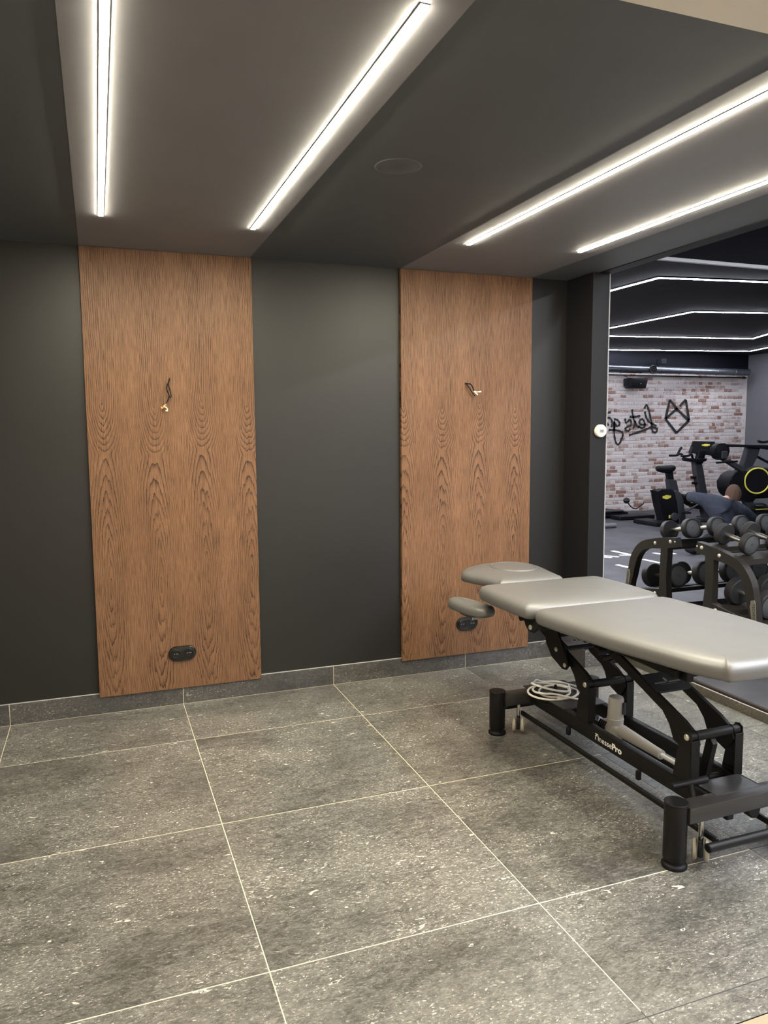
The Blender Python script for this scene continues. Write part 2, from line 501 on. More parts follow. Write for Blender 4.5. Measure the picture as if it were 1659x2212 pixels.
def text_mesh(txt, size, bold=0.0, align='CENTER', extrude=0.0):
    cu = bpy.data.curves.new('lettering', 'FONT')
    cu.body = txt; cu.size = size; cu.offset = bold; cu.align_x = align; cu.align_y = 'CENTER'; cu.extrude = extrude
    cu.resolution_u = 3
    o = bpy.data.objects.new('lettering_tmp', cu); COL.objects.link(o)
    dg = bpy.context.evaluated_depsgraph_get()
    me = bpy.data.meshes.new_from_object(o.evaluated_get(dg))
    bpy.data.objects.remove(o); bpy.data.curves.remove(cu)
    return me


def text_bm(parts, origin, xa, ya, extrude=0.0006):
    """parts: (text, size, bold, x, y); laid in the plane spanned by xa, ya"""
    bm = NB()
    xa = Vector(xa).normalized(); ya = Vector(ya).normalized(); za = xa.cross(ya); origin = Vector(origin)
    for txt, size, bold, x, y, al in parts:
        me = text_mesh(txt, size, bold, al, extrude)
        n0 = len(bm.verts)
        bm.from_mesh(me); bm.verts.ensure_lookup_table()
        for v in bm.verts[n0:]:
            c = v.co.copy()
            v.co = origin + xa * (c.x + x) + ya * (c.y + y) + za * (c.z + extrude)
        bpy.data.meshes.remove(me)
    return bm


def fit_text(bm, txt, size, bold, x0, x1, y, origin, xa, ya, ext=.0004):
    """a word set to run exactly from x0 to x1 along xa, baseline at y"""
    xa = Vector(xa).normalized(); ya = Vector(ya).normalized(); za = xa.cross(ya); origin = Vector(origin)
    me = text_mesh(txt, size, bold, 'LEFT', ext)
    lo = min(v.co.x for v in me.vertices); hi = max(v.co.x for v in me.vertices); b0 = sorted(v.co.y for v in me.vertices)[0]
    n0 = len(bm.verts); bm.from_mesh(me); bm.verts.ensure_lookup_table()
    for v in bm.verts[n0:]:
        c = v.co.copy()
        v.co = origin + xa * (x0 + (c.x - lo) / (hi - lo) * (x1 - x0)) + ya * (c.y - b0 + y) + za * (c.z + ext)
    bpy.data.meshes.remove(me)


def copy_tree(o, parent=None):
    c = o.copy(); COL.objects.link(c)
    if parent is not None: c.parent = parent
    for ch in list(o.children): copy_tree(ch, c)
    return c


# ------------------------------------------------------------------ the setting
HC = 2.524          # treatment-area ceiling
XH = 3.568          # edge of that ceiling towards the gym
FX = 3.747          # face of the gym's step
HP = 0.071          # height of the gym floor
GX1 = 12.12         # far side wall of the gym
GY = -7.545         # brick wall (its face)
GZ = 2.92           # gym ceiling
YB = -2.868         # where the treatment ceiling ends
XL = -2.4

# floor: grout bed, each tile a part
fl = struct(obj('floor', box(NB(), (XL, -2.99, -0.10), (2.7, 0.0, -0.0007)), M['grout']))
g2 = obj('grout_bed', box(NB(), (2.7, -2.99, -0.10), (FX, 0.0, -0.0012)), M['grout_grey'], fl)
obj('grout_bed', box(NB(), (XL, -2.99, -0.05), (2.7, -2.865, -0.0005)), M['grout_grey'], fl)
xs = [-2.4, -1.8, -0.9, 0, 0.9, 1.8, 2.7, 3.6, FX]
ys = [0.0, -0.5589, -1.4589, -2.3589, -2.888]
gap = 0.0017
for i in range(len(xs) - 1):
    for j in range(len(ys) - 1):
        x0, x1, y1, y0 = xs[i], xs[i + 1], ys[j], ys[j + 1]
        bm = NB(); box(bm, (x0 + gap, y0 + gap * 1.3, -0.012), (x1 - gap, y1 - gap * 1.3, 0.0), 0.0006)
        obj('tile', bm, M['stone'], fl, loc=((x0 + x1) / 2, (y0 + y1) / 2, 0))
for x0, x1 in ((XL, 1.8), (1.8, 2.7), (2.7, FX)):
    bm = NB(); box(bm, (x0 + .001, -2.989, -0.012), (x1 - .001, -2.8895, 0.0), 0.0008)
    obj('tile', bm, M['stone'], fl, loc=((x0 + x1) / 2, -2.94, 0))
struct(obj('floor_entry', box(NB(), (XL, GY, -0.10), (FX, -2.995, 0.004), 0.002), M['beige_floor']))

# gym floor: stone step face with a rubber edge, rubber tiles as parts
gf = struct(obj('floor_gym', box(NB(), (FX, GY, -0.10), (GX1, -0.288, 0.050)), M['step']))
obj('step_edge', box(NB(), (FX + .002, GY, 0.050), (FX + .03, -0.289, 0.0535), 0.001), M['alu'], gf)
obj('rubber_edge', box(NB(), (FX + .006, GY, 0.0535), (FX + .024, -0.289, HP), 0.003), M['matedge'], gf)
gx = [FX + .024] + [FX + .024 + 1.0 * k for k in range(1, 9)] + [GX1]
gy = [-0.289, -0.95, -1.95, -2.95, -3.95, -4.64, -5.64, -6.64, GY]
for i in range(len(gx) - 1):
    for j in range(len(gy) - 1):
        bm = NB(); box(bm, (gx[i] + .0008, gy[j + 1] + .0008, 0.050), (gx[i + 1] - .0008, gy[j] - .0008, HP), 0.0015)
        obj('tile', bm, M['mat'], gf, loc=((gx[i] + gx[i + 1]) / 2, (gy[j] + gy[j + 1]) / 2, 0.06))


# white lettering strokes painted on the gym floor (seen in the mirror)
def stroke(bm, a, b, wd=0.06):
    a = Vector((*a, 0)); b = Vector((*b, 0)); d = (b - a).normalized(); n = Vector((-d.y, d.x, 0)) * wd / 2
    vs = [bm.verts.new(Vector((p.x, p.y, HP + .0012))) for p in (a + n, a - n, b - n, b + n)]
    ws = [bm.verts.new(v.co - Vector((0, 0, .001))) for v in vs]
    bm.faces.new(vs); bm.faces.new(ws[::-1])
    for k in range(4): bm.faces.new((vs[k], ws[k], ws[(k + 1) % 4], vs[(k + 1) % 4]))


bm = NB()
for a, b in (((5.98, 3.10), (6.13, 2.885)), ((5.93, 3.02), (6.02, 2.87)), ((6.343, 3.29), (6.357, 2.93)), ((6.357, 2.93), (6.22, 2.99)),
             ((6.278, 2.65), (6.294, 2.37)), ((5.786, 2.47), (5.796, 2.27)), ((6.60, 3.20), (6.62, 3.03)), ((6.70, 2.97), (6.72, 2.80)), ((6.72, 2.80), (6.80, 2.82)), ((6.86, 3.02), (6.87, 2.80))):
    stroke(bm, a, b)
obj('floor_lettering', bm, M['white_print'], gf, virt=True)

# back wall, pillar, gym walls
struct(obj('wall_back', box(NB(), (XL, 0.0, 0), (3.46, 0.15, HC)), M['paint']))
struct(obj('wall_left', box(NB(), (XL - .1, -2.99, 0), (XL, 0.15, HC)), M['paint']))
struct(obj('wall_pillar', box(NB(), (3.437, -0.288, 0), (3.600, 0.15, HC), 0.002), M['grey_paint']))
struct(obj('wall_gym', box(NB(), (3.600, -0.288, 0), (GX1 + .1, 0.15, GZ)), M['gym_dark']))
struct(obj('wall_right', box(NB(), (GX1, GY - .2, 0), (GX1 + .1, -0.288, GZ)), M['gym_grey']))
struct(obj('wall_entry', box(NB(), (XL, GY - .2, 0), (XL + .1, -2.995, GZ)), M['beige']))
struct(obj('wall_front', box(NB(), (XL + .1, GY - .2, 0), (FX, GY, GZ)), M['beige']))

# ceilings: charcoal slab with two taupe bands, a grey edge towards the gym
struct(obj('ceiling', box(NB(), (XL, YB, HC), (3.479, 0.15, GZ + .1)), M['ceil']))
for x0, x1 in ((0.4545, 1.3455), (2.2545, 3.1545)):
    struct(obj('trim_1' if x0 < 1 else 'trim_2', box(NB(), (x0, YB, HC - .003), (x1, 0.0, HC + .01)), M['band']))
struct(obj('trim_3', box(NB(), (3.479, YB, HC - .004), (XH, 0.0, GZ + .1)), M['grey_paint']))
struct(obj('ceiling_gym', box(NB(), (XH, GY - .2, GZ), (GX1 + .1, 0.15, GZ + .1)), M['gym_dark']))
struct(obj('ceiling_entry', box(NB(), (XL, -3.75, HC - .006), (XH, YB - .002, GZ + .1)), M['beige']))
struct(obj('ceiling_lobby', box(NB(), (XL, GY - .2, GZ), (XH, -3.75, GZ + .1)), M['beige']))

# stone baseboards: pieces of one tile length
bb = struct(obj('baseboard_back', box(NB(), (XL, -0.010, 0.0), (3.437, 0.0, 0.1175)), M['grout']))
for x0, x1 in ((-2.4, -1.8), (-1.8, -.9), (-.9, 0), (0, .9), (.9, 1.8), (1.8, 2.7), (2.7, 3.4365)):
    bm = NB(); box(bm, (x0 + .0018, -0.0125, 0.003), (x1 - .0018, -0.002, 0.1165), 0.0008)
    obj('tile', bm, M['stone_base'], bb, loc=((x0 + x1) / 2, -.006, .06))
bm = NB(); box(bm, (XL, -0.0120, 0.1165), (3.4365, 0.0, 0.1182)); obj('sealant_line', bm, M['grey_print'], bb)
bp = struct(obj('baseboard_pillar', box(NB(), (3.427, -0.298, 0.0), (3.552, -0.288, 0.1175), 0.001), M['stone_base']))
obj('side_tile', box(NB(), (3.427, -0.2875, 0.0), (3.4368, -0.0128, 0.1175), 0.001), M['stone_base'], bp)

# ------------------------------------------------------------------ mirror
mr = thing('wall_mirror', 'tall frameless wall mirror behind the dumbbell rack reflecting the gym', 'mirror', (3.556, -0.288, HP))
obj('glass_backing', box(NB(), (3.556, -0.2965, HP), (6.60, -0.2885, 2.628)), M['glass_edge'], mr)
obj('mirror_face', box(NB(), (3.5585, -0.297, HP + .002), (6.598, -0.2964, 2.626)), M['mirror'], mr)
obj('top_channel', box(NB(), (3.556, -0.303, 2.630), (6.60, -0.2885, 2.652), 0.001), M['alu'], mr)

# ------------------------------------------------------------------ LED strips of the treatment area
wh = ['leftmost warm LED strip, running towards the left wooden panel', 'warm LED strip at the right edge of the left taupe ceiling band',
      'warm LED strip at the left edge of the right taupe ceiling band', 'warm LED strip nearest the gym, above the treatment table']
for k, (x, y0, y1) in enumerate(((0.559, -0.655, -2.705), (1.2435, -0.643, -2.705), (2.366, -0.695, -2.705), (3.020, -0.740, -2.705))):
    t = thing('led_strip', wh[k], 'light strip', (x, (y0 + y1) / 2, HC), 'warm LED strips in the treatment ceiling')
    obj('channel', box(NB(), (x - .0118, y1 - .001, HC - .006), (x + .0118, y0 + .001, HC + .004)), M['band'], t)
    bm = NB()
    prism(bm, [(x - .0110, HC - .0055), (x - .0110, HC - .0068), (x - .0085, HC - .0088), (x + .0085, HC - .0088), (x + .0110, HC - .0068), (x + .0110, HC - .0055)], 1, y1, y0)
    obj('diffuser', bm, M['led_warm'], t)

# ------------------------------------------------------------------ fill lamps added behind the camera, unseen, to brighten soffit and near floor
for k, x in enumerate((-0.6, 1.5, 3.0)):
    t = thing('fill_light', ['added unseen fill lamp over the entry, farthest from the gym', 'added unseen fill lamp over the middle of the entry', 'added unseen fill lamp over the entry, closest to the gym'][k], 'lamp', (x, -5.1, GZ), 'added entry fill lamps')
    obj('frame', box(NB(), (x - .32, -5.42, GZ - .012), (x + .32, -4.78, GZ + .002), 0.004), M['alu'], t)
    obj('diffuser', box(NB(), (x - .29, -5.39, GZ - .016), (x + .29, -4.81, GZ - .010)), M['led_room_fill'], t)

# painted-over ceiling speaker
o = obj('ceiling_speaker', lathe(NB(), (1.587, -1.667, HC + .002), (0, 0, -1), [(0, .088), (.0025, .088), (.004, .085), (.004, .074), (.0034, .072), (.0036, .03)], 40), M['ceil'], smooth=True)
tag(o, 'round black speaker grille flush in the charcoal ceiling', 'speaker')


# ------------------------------------------------------------------ oak wall panels, sockets and wires
def wood_panel(x0, x1, mt, label):
    o = obj('wood_panel', box(NB(), (x0, -0.027, 0.100), (x1, -0.0005, HC - .004), 0.0012), mt, loc=(x0, -0.027, 0.100))
    return tag(o, label, 'wall panel', 'oak panels on the back wall')


wood_panel(0.4525, 1.3500, M['wood_a'], 'tall brown oak wall panel, farther from the mirror, with an oval socket near its foot')
wood_panel(2.2500, 3.1600, M['wood_b'], 'tall brown oak wall panel behind the treatment table, beside the pillar')


def pill(bm, cx, cz, w, h, y0, y1, bev, n=14):
    r = h / 2; pts = []
    for s, a0 in ((1, -90), (-1, 90)):
        for k in range(n + 1):
            a = math.radians(a0 + 180 * k / n)
            pts.append((cx + s * (w / 2 - r) + r * math.cos(a), cz + r * math.sin(a)))
    prism(bm, pts, 1, y0, y1)
    bm.faces.ensure_lookup_table()
    f = min(bm.faces, key=lambda f: f.calc_center_median().y)
    bmesh.ops.bevel(bm, geom=list(f.edges), offset=bev, segments=3, affect='EDGES', profile=0.5)
    return bm


for cx, cz, lb in ((0.902, 0.305, 'black oval double wall socket low on the left oak panel'), (2.701, 0.304, 'black oval double wall socket on the oak panel behind the treatment table')):
    t = thing('double_socket', lb, 'socket', (cx, -0.027, cz), 'double sockets on the oak panels')
    obj('cover_plate', pill(NB(), cx, cz, 0.153, 0.083, -0.027, -0.039, 0.006), M['black_gloss'], t, smooth=True)
    for s in (-1, 1):
        c = (cx + s * 0.036, -0.0385, cz)
        sk = obj('socket_ring', lathe(NB(), c, (0, -1, 0), [(0, .0245), (.003, .0245), (.0042, .0232), (.0042, .0215), (.001, .0200), (.0006, .004)], 32), M['black_gloss'], t, smooth=True)
        bm = NB()
        for a in (-1, 1): lathe(bm, (c[0] + a * .0095, -0.0388, cz), (0, -1, 0), [(0, .0024), (.0008, .0024)], 10)
        lathe(bm, (c[0], -0.0388, cz + .0), (0, -1, 0), [(0, .0018), (.004, .0018), (.0046, .001)], 10)
        obj('contact', bm, M['steel'], sk, smooth=True)

t = thing('loose_wires', 'looped black lamp wires with amber clip hanging from the left oak panel', 'wires', (0.885, -0.027, 1.845), 'bare wires awaiting wall lamps')
obj('cable', tube(NB(), catmull([(0.885, -0.0265, 1.846), (0.885, -0.038, 1.838), (0.877, -0.05, 1.822), (0.869, -0.052, 1.803), (0.868, -0.05, 1.783), (0.878, -0.048, 1.757), (0.881, -0.05, 1.745), (0.889, -0.05, 1.746), (0.8865, -0.046, 1.771), (0.880, -0.043, 1.80), (0.877, -0.04, 1.818), (0.881, -0.034, 1.832), (0.886, -0.0265, 1.842)], 6), 0.0030, 8), M['black'], t, smooth=True)
obj('cable_tail', tube(NB(), catmull([(0.880, -0.050, 1.75), (0.872, -0.05, 1.730), (0.863, -0.05, 1.708)], 5), 0.0028, 8), M['black'], t, smooth=True)
obj('clear_sleeve', tube(NB(), [(0.863, -0.05, 1.708), (0.857, -0.05, 1.700)], 0.0026, 8), M['grey_print'], t, smooth=True)
obj('wire_end', tube(NB(), catmull([(0.857, -0.05, 1.700), (0.850, -0.05, 1.697), (0.845, -0.05, 1.690), (0.838, -0.05, 1.683), (0.835, -0.05, 1.692)], 4), 0.0036, 8), M['copper'], t, smooth=True)
obj('wire_end', tube(NB(), catmull([(0.850, -0.05, 1.692), (0.860, -0.051, 1.688), (0.866, -0.05, 1.680), (0.866, -0.05, 1.669), (0.857, -0.05, 1.672)], 4), 0.0034, 8), M['cream'], t, smooth=True)
t = thing('loose_wires', 'short black lamp wires with two cream tips poking from the right oak panel', 'wires', (2.682, -0.027, 1.846), 'bare wires awaiting wall lamps')
obj('cable', tube(NB(), catmull([(2.682, -0.0265, 1.846), (2.688, -0.040, 1.838), (2.703, -0.052, 1.812), (2.714, -0.055, 1.793), (2.738, -0.055, 1.766)], 6), 0.0034, 8), M['black'], t, smooth=True)
obj('cable_tail', tube(NB(), catmull([(2.683, -0.0265, 1.845), (2.696, -0.045, 1.842), (2.709, -0.055, 1.838), (2.719, -0.06, 1.820), (2.729, -0.06, 1.797)], 6), 0.0038, 8), M['black'], t, smooth=True)
obj('wire_end', tube(NB(), [(2.729, -0.060, 1.797), (2.748, -0.062, 1.790), (2.776, -0.062, 1.793)], [0.0022, 0.0026, 0.0045], 8), M['cream'], t, smooth=True)
obj('wire_end', tube(NB(), [(2.727, -0.060, 1.795), (2.738, -0.062, 1.785), (2.753, -0.062, 1.773)], [0.0022, 0.0040, 0.0045], 8), M['cream'], t, smooth=True)

# thermostat on the pillar
t = thing('thermostat', 'round cream thermostat with small display on the dark grey pillar', 'thermostat', (3.503, -0.288, 1.542))
obj('dial', lathe(NB(), (3.503, -0.288, 1.542), (0, -1, 0), [(0, .036), (.006, .0405), (.022, .0405), (.027, .038), (.0285, .034), (.0285, .002)], 40), M['cream'], t, smooth=True)
d = obj('display', box(NB(), (3.487, -0.3175, 1.530), (3.520, -0.3160, 1.552), 0.001), M['lcd'], t)
obj('bezel', lathe(NB(), (3.503, -0.3164, 1.541), (0, -1, 0), [(0, .0235), (.0006, .0235)], 32), M['cream'], t)
obj('digits', text_bm([('19', 0.012, 0, 0, 0, 'CENTER')], (3.503, -0.3176, 1.541), (1, 0, 0), (0, 0, 1), 0.0003), M['ink'], d)


# ------------------------------------------------------------------ treatment table
CX = 2.65
tb = thing('treatment_table', 'grey upholstered electric treatment table on black scissor frame', 'treatment table', (CX, -1.70, 0))
tb['group'] = 'treatment furniture'
del tb['group']


def pad(outline, ztop, th, inset=0.0, crown=0.006, n=8):
    """cushion with rounded border; outline = closed list of (x, y); ztop = function of (x, y)"""
    P = [Vector((p[0], p[1])) for p in smooth_poly(outline, n)]
    N = len(P)
    A = sum(P[i].x * P[(i + 1) % N].y - P[(i + 1) % N].x * P[i].y for i in range(N))
    if A < 0: P.reverse()
    nor = []
    for i in range(N):
        t = (P[(i + 2) % N] - P[(i - 2) % N]).normalized()
        nor.append(Vector((t.y, -t.x)))
    nor = [sum((nor[(i + k) % N] for k in range(-11, 12)), Vector((0, 0))).normalized() for i in range(N)]
    c = sum(P, Vector((0, 0))) / N
    bm = NB(); rings = []
    prof = [(.050, -th), (.018, -th), (.006, -th * .93), (.001, -th * .75), (0.0, -th * .55), (.002, -th * .38), (.008, -th * .22), (.018, -th * .10), (.034, -th * .02), (.060, crown * .5), (.100, crown)]
    for ins, dz in prof:
        ring = []
        for i in range(N):
            p = P[i] - nor[i] * ins
            if ins > .05:
                p = P[i] - nor[i] * .05; p = p + (c - p) * ((ins - .05) * 2.2)
            ring.append(bm.verts.new((p.x, p.y, ztop(p.x, p.y) + dz)))
        rings.append(ring)
    for f in (0.35, 0.65):
        ring = []
        for v in rings[10]:
            p = Vector((v.co.x, v.co.y)); p = p + (c - p) * f
            ring.append(bm.verts.new((p.x, p.y, ztop(p.x, p.y) + crown * (1 + f * .6))))
        rings.append(ring)
    for a, b in zip(rings, rings[1:]):
        for k in range(N):
            bm.faces.new((a[k], a[(k + 1) % N], b[(k + 1) % N], b[k]))
    cv = bm.verts.new((c.x, c.y, ztop(c.x, c.y) + crown * 1.6))
    for k in range(N): bm.faces.new((rings[-1][k], rings[-1][(k + 1) % N], cv))
    bm.faces.new(rings[0][::-1])
    return bm


def sym(half):
    return [(CX - h, y) for h, y in half] + [(CX + h, y) for h, y in half[::-1]]


leg_pad = sym([(.20, -1.492), (.325, -1.497), (.360, -1.525), (.370, -1.62), (.356, -1.97), (.322, -2.24), (.298, -2.40), (.262, -2.50), (.205, -2.540)])
obj('leg_cushion', pad(leg_pad, lambda x, y: 0.762 + (-1.49 - y) * 0.030, 0.070), M['leather'], tb, smooth=True, angle=80)
mid_pad = sym([(.20, -0.955), (.315, -0.960), (.362, -0.985), (.378, -1.06), (.384, -1.22), (.378, -1.41), (.345, -1.470), (.20, -1.484)])
obj('back_cushion', pad(mid_pad, lambda x, y: 0.768, 0.070), M['leather'], tb, smooth=True, angle=80)
head_pad = [(CX + a, b) for a, b in ((-.16, -.925), (-.205, -.885), (-.235, -.76), (-.272, -.64), (-.262, -.575), (-.18, -.47), (-.05, -.395), (.06, -.385), (.16, -.44), (.235, -.54), (.24, -.62), (.215, -.76), (.19, -.885), (.15, -.925))]
hc = obj('head_cushion', pad(head_pad, lambda x, y: 0.768, 0.058), M['leather'], tb, smooth=True, angle=80)
# plug of the face opening: an oval lid with a groove round it
hx, hy, ha, hb = CX + .045, -0.625, .128, .150
bm = NB(); rings = []
for k_, z in ((1.0, .768), (1.0, .7755), (.985, .7800), (.955, .7815), (.925, .7800), (.90, .7762), (.87, .7790), (.80, .7805), (.5, .7815), (.02, .7815)):
    rings.append([bm.verts.new((hx + ha * k_ * math.cos(a), hy + hb * k_ * math.sin(a), z)) for a in [2 * math.pi * i / 48 for i in range(48)]])
for a, b in zip(rings, rings[1:]):
    for k in range(48): bm.faces.new((a[k], a[(k + 1) % 48], b[(k + 1) % 48], b[k]))
bm.faces.new(rings[-1]); bm.faces.new(rings[0][::-1])
obj('face_plug', bm, M['leather'], hc, smooth=True, angle=60)


# arm rest beside the head end
def arm_rest(sx):
    pts = [(2.235, -.735), (2.262, -.690), (2.305, -.690), (2.352, -.760), (2.378, -.85), (2.392, -.950), (2.372, -.990), (2.315, -1.005), (2.270, -.96), (2.242, -.85)]
    if sx < 0: pts = [(2 * CX - a, b) for a, b in pts]
    return obj('arm_cushion', pad(pts, lambda x, y: 0.655, 0.060, n=6), M['leather'], tb, smooth=True, angle=80)


for sx in (1, -1):
    a = arm_rest(sx)
    f = lambda x: CX + (x - CX) * sx
    bm = NB(); box(bm, (min(f(2.27), f(2.33)), -.95, .580), (max(f(2.27), f(2.33)), -.80, .594), .002); obj('mounting_plate', bm, M['steel'], a)
    obj('support_rod', tube(NB(), catmull([(f(2.31), -.88, .585), (f(2.35), -.87, .575), (f(2.42), -.86, .60), (f(2.44), -.86, .70)], 5), .009, 10), M['steel'], tb, smooth=True)
    obj('head_strut', tube(NB(), [(f(2.50), -.72, .712), (f(2.50), -1.0, .668)], .009, 10), M['steel'], tb, smooth=True)

# frame under the cushions
for s in (-1, 1):
    obj('side_rail', box(NB(), (CX + s * .20 - .016, -2.30, .650), (CX + s * .20 + .016, -1.53, .702), .003), M['frame'], tb)
    obj('side_rail', box(NB(), (CX + s * .24 - .016, -1.46, .650), (CX + s * .24 + .016, -0.80, .706), .003), M['frame'], tb)
    bm = NB()
    prism(bm, [(-1.36, .705), (-1.52, .700), (-1.48, .655), (-1.455, .632), (-1.415, .632), (-1.385, .655)], 0, CX + s * .325 - .006, CX + s * .325 + .006, .002)
    hp_ = obj('hinge_plate', bm, M['frame'], tb)
    obj('bolt', lathe(NB(), (CX + s * .331, -1.435, .655), (s, 0, 0), [(0, .012), (.004, .012), (.008, .007), (.0085, .001)], 14), M['bolt'], hp_, smooth=True)
    bm = NB()
    prism(bm, [(-1.20, .62), (-1.225, .505), (-1.275, .450), (-1.369, .414), (-1.399, .418), (-1.42, .443), (-1.373, .515), (-1.30, .62)], 0, CX + s * .110 - .005, CX + s * .110 + .005, .002)
    lp = obj('link_plate', bm, M['frame'], tb)
    for (y, z) in ((-1.318, .497), (-1.392, .440)):
        obj('bolt', lathe(NB(), (CX + s * .115, y, z), (s, 0, 0), [(0, .011), (.004, .011), (.008, .006), (.0085, .001)], 14), M['bolt'], lp, smooth=True)
        if s == 1:
            obj('bolt', lathe(NB(), (CX + s * .105, y, z), (-s, 0, 0), [(0, .011), (.004, .011), (.008, .006), (.0085, .001)], 14), M['bolt'], lp, smooth=True)
for y in (-0.86, -1.49, -1.56, -2.25):
    obj('cross_rail', box(NB(), (CX - .33 if y == -1.49 else CX - .24, y - .018, .655), (CX + .33 if y == -1.49 else CX + .24, y + .018, .690), .003), M['frame'], tb)

# base rails, cross beams, feet
for s in (-1, 1):
    xo = CX + s * .125
    lo, hi = (xo, xo - s * .034)
    r = obj('base_rail', box(NB(), (min(lo, hi), -2.345, .158), (max(lo, hi), -1.10, .225), .004, 2), M['frame'], tb, smooth=True)
    if s == -1:
        # lettering reads towards the near end: text x axis runs along -y on the left face
        bm = NB()
        for (a0, a1, z0, z1) in ((-1.6520, -1.6735, .2024, .2058), (-1.6530, -1.6568, .1770, .1985), (-1.6530, -1.6680, .1952, .1985), (-1.6735, -1.6768, .1778, .1985)):
            box(bm, (xo - .0008, a1, z0), (xo, a0, z1))
        fit_text(bm, 'nesse', .0385, -.0003, 0.0, .0875, .1772, (xo - .0002, -1.6815, 0), (0, -1, 0), (0, 0, 1))
        fit_text(bm, 'Pro', .0385, .0012, 0.0, .0640, .1765, (xo - .0002, -1.7720, 0), (0, -1, 0), (0, 0, 1))
        obj('lettering', bm, M['white_print'], r)
for (yc, z1) in ((-2.353, .229), (-1.062, .212)):
    bm = NB(); box(bm, (CX - .262, yc - .036, z1 - .060), (CX + .262, yc + .036, z1), .006, 2)
    obj('cross_beam', bm, M['frame_lit'], tb, smooth=True)
# flat cover plates at both ends
obj('end_plate', prism(NB(), [(CX - .105, -2.345), (CX + .105, -2.345), (CX + .105, -2.235), (CX - .105, -2.235)], 2, .226, .2305, .001), M['frame_lit'], tb)
obj('cable_tray', prism(NB(), [(CX - .123, -1.03), (CX + .123, -1.03), (CX + .123, -1.40), (CX - .123, -1.40)], 2, .220, .2265, .001), M['frame_lit'], tb)
for (yc, zt) in ((-2.344, .238), (-1.047, .222)):
    for s in (-1, 1):
        x = CX + s * .285
        ft = obj('foot', lathe(NB(), (x, yc, .030), (0, 0, 1), [(0, .0385), (.003, .0405), (zt - .036, .0405), (zt - .032, .0395), (zt - .031, .042), (zt - .029, .0425), (zt - .0265, .041), (zt - .026, .002)], 36), M['frame'], tb, smooth=True)
        obj('foot_pad', lathe(NB(), (x, yc, 0.0), (0, 0, 1), [(0, .044), (.010, .045), (.014, .043), (.018, .036), (.031, .035)], 32), M['black'], ft, smooth=True)
# T-handle of the lift lock at the near end, and its twin lever
lv = obj('lock_lever', tube(NB(), [(2.470, -2.318, .18), (2.478, -2.30, .22), (2.478, -2.285, .258)], [.015, .012, .013], 12), M['frame'], tb, smooth=True)
obj('grip', tube(NB(), [(2.398, -2.283, .262), (2.476, -2.283, .262), (2.480, -2.283, .2625), (2.556, -2.283, .263)], [.0115, .0115, .0135, .0135], 14), M['black'], lv, smooth=True)
# under-beam details at the near end
obj('stop_block', box(NB(), (2.560, -2.385, .150), (2.592, -2.362, .172), .003), M['black'], tb)
obj('pedal_hub', prism(NB(), [(2.655, .170), (2.668, .158), (2.678, .138), (2.700, .134), (2.712, .150), (2.718, .170)], 1, -2.385, -2.345, .003), M['black'], tb)

# uprights with pivot tubes
for yp in (-2.212, -1.570):
    for s in (-1, 1):
        xo = CX + s * .125
        poly = [(yp + .024, .404), (yp + .014, .420), (yp - .008, .425), (yp - .022, .415), (yp - .024, .34), (yp - .020, .226), (yp + .071, .226), (yp + .050, .330)]
        up_ = obj('upright', prism(NB(), poly, 0, xo - s * .006, xo, .0015), M['frame'], tb)
        bm = NB(); box(bm, (min(xo, xo - s * .040), yp - .0255, .226), (max(xo, xo - s * .040), yp - .0205, .392), .001)
        obj('flange', bm, M['frame'], up_)
        obj('bolt', lathe(NB(), (xo, yp, .401), (s, 0, 0), [(0, .0125), (.004, .0125), (.008, .008), (.009, .001)], 16), M['bolt'], up_, smooth=True)
    obj('pivot_tube', cyl(NB(), (CX - .119, yp, .400), (CX + .119, yp, .400), .0185, 24), M['frame'], tb, smooth=True)
    for s in (-1, 1):
        obj('collar', cyl(NB(), (CX + s * .083, yp, .400), (CX + s * .089, yp, .400), .0215, 24), M['frame'], tb, smooth=True)


# lifting arms: bent plates
def arm_poly(yp):
    o_ = [(.63, .652), (.43, .583), (.257, .517), (.05, .440), (-.011, .408), (-.022, .372), (.004, .330), (.020, .315), (.110, .347), (.131, .402), (.172, .444), (.266, .478), (.41, .533), (.60, .605), (.66, .625)]
    return [(yp + a, b) for a, b in o_]


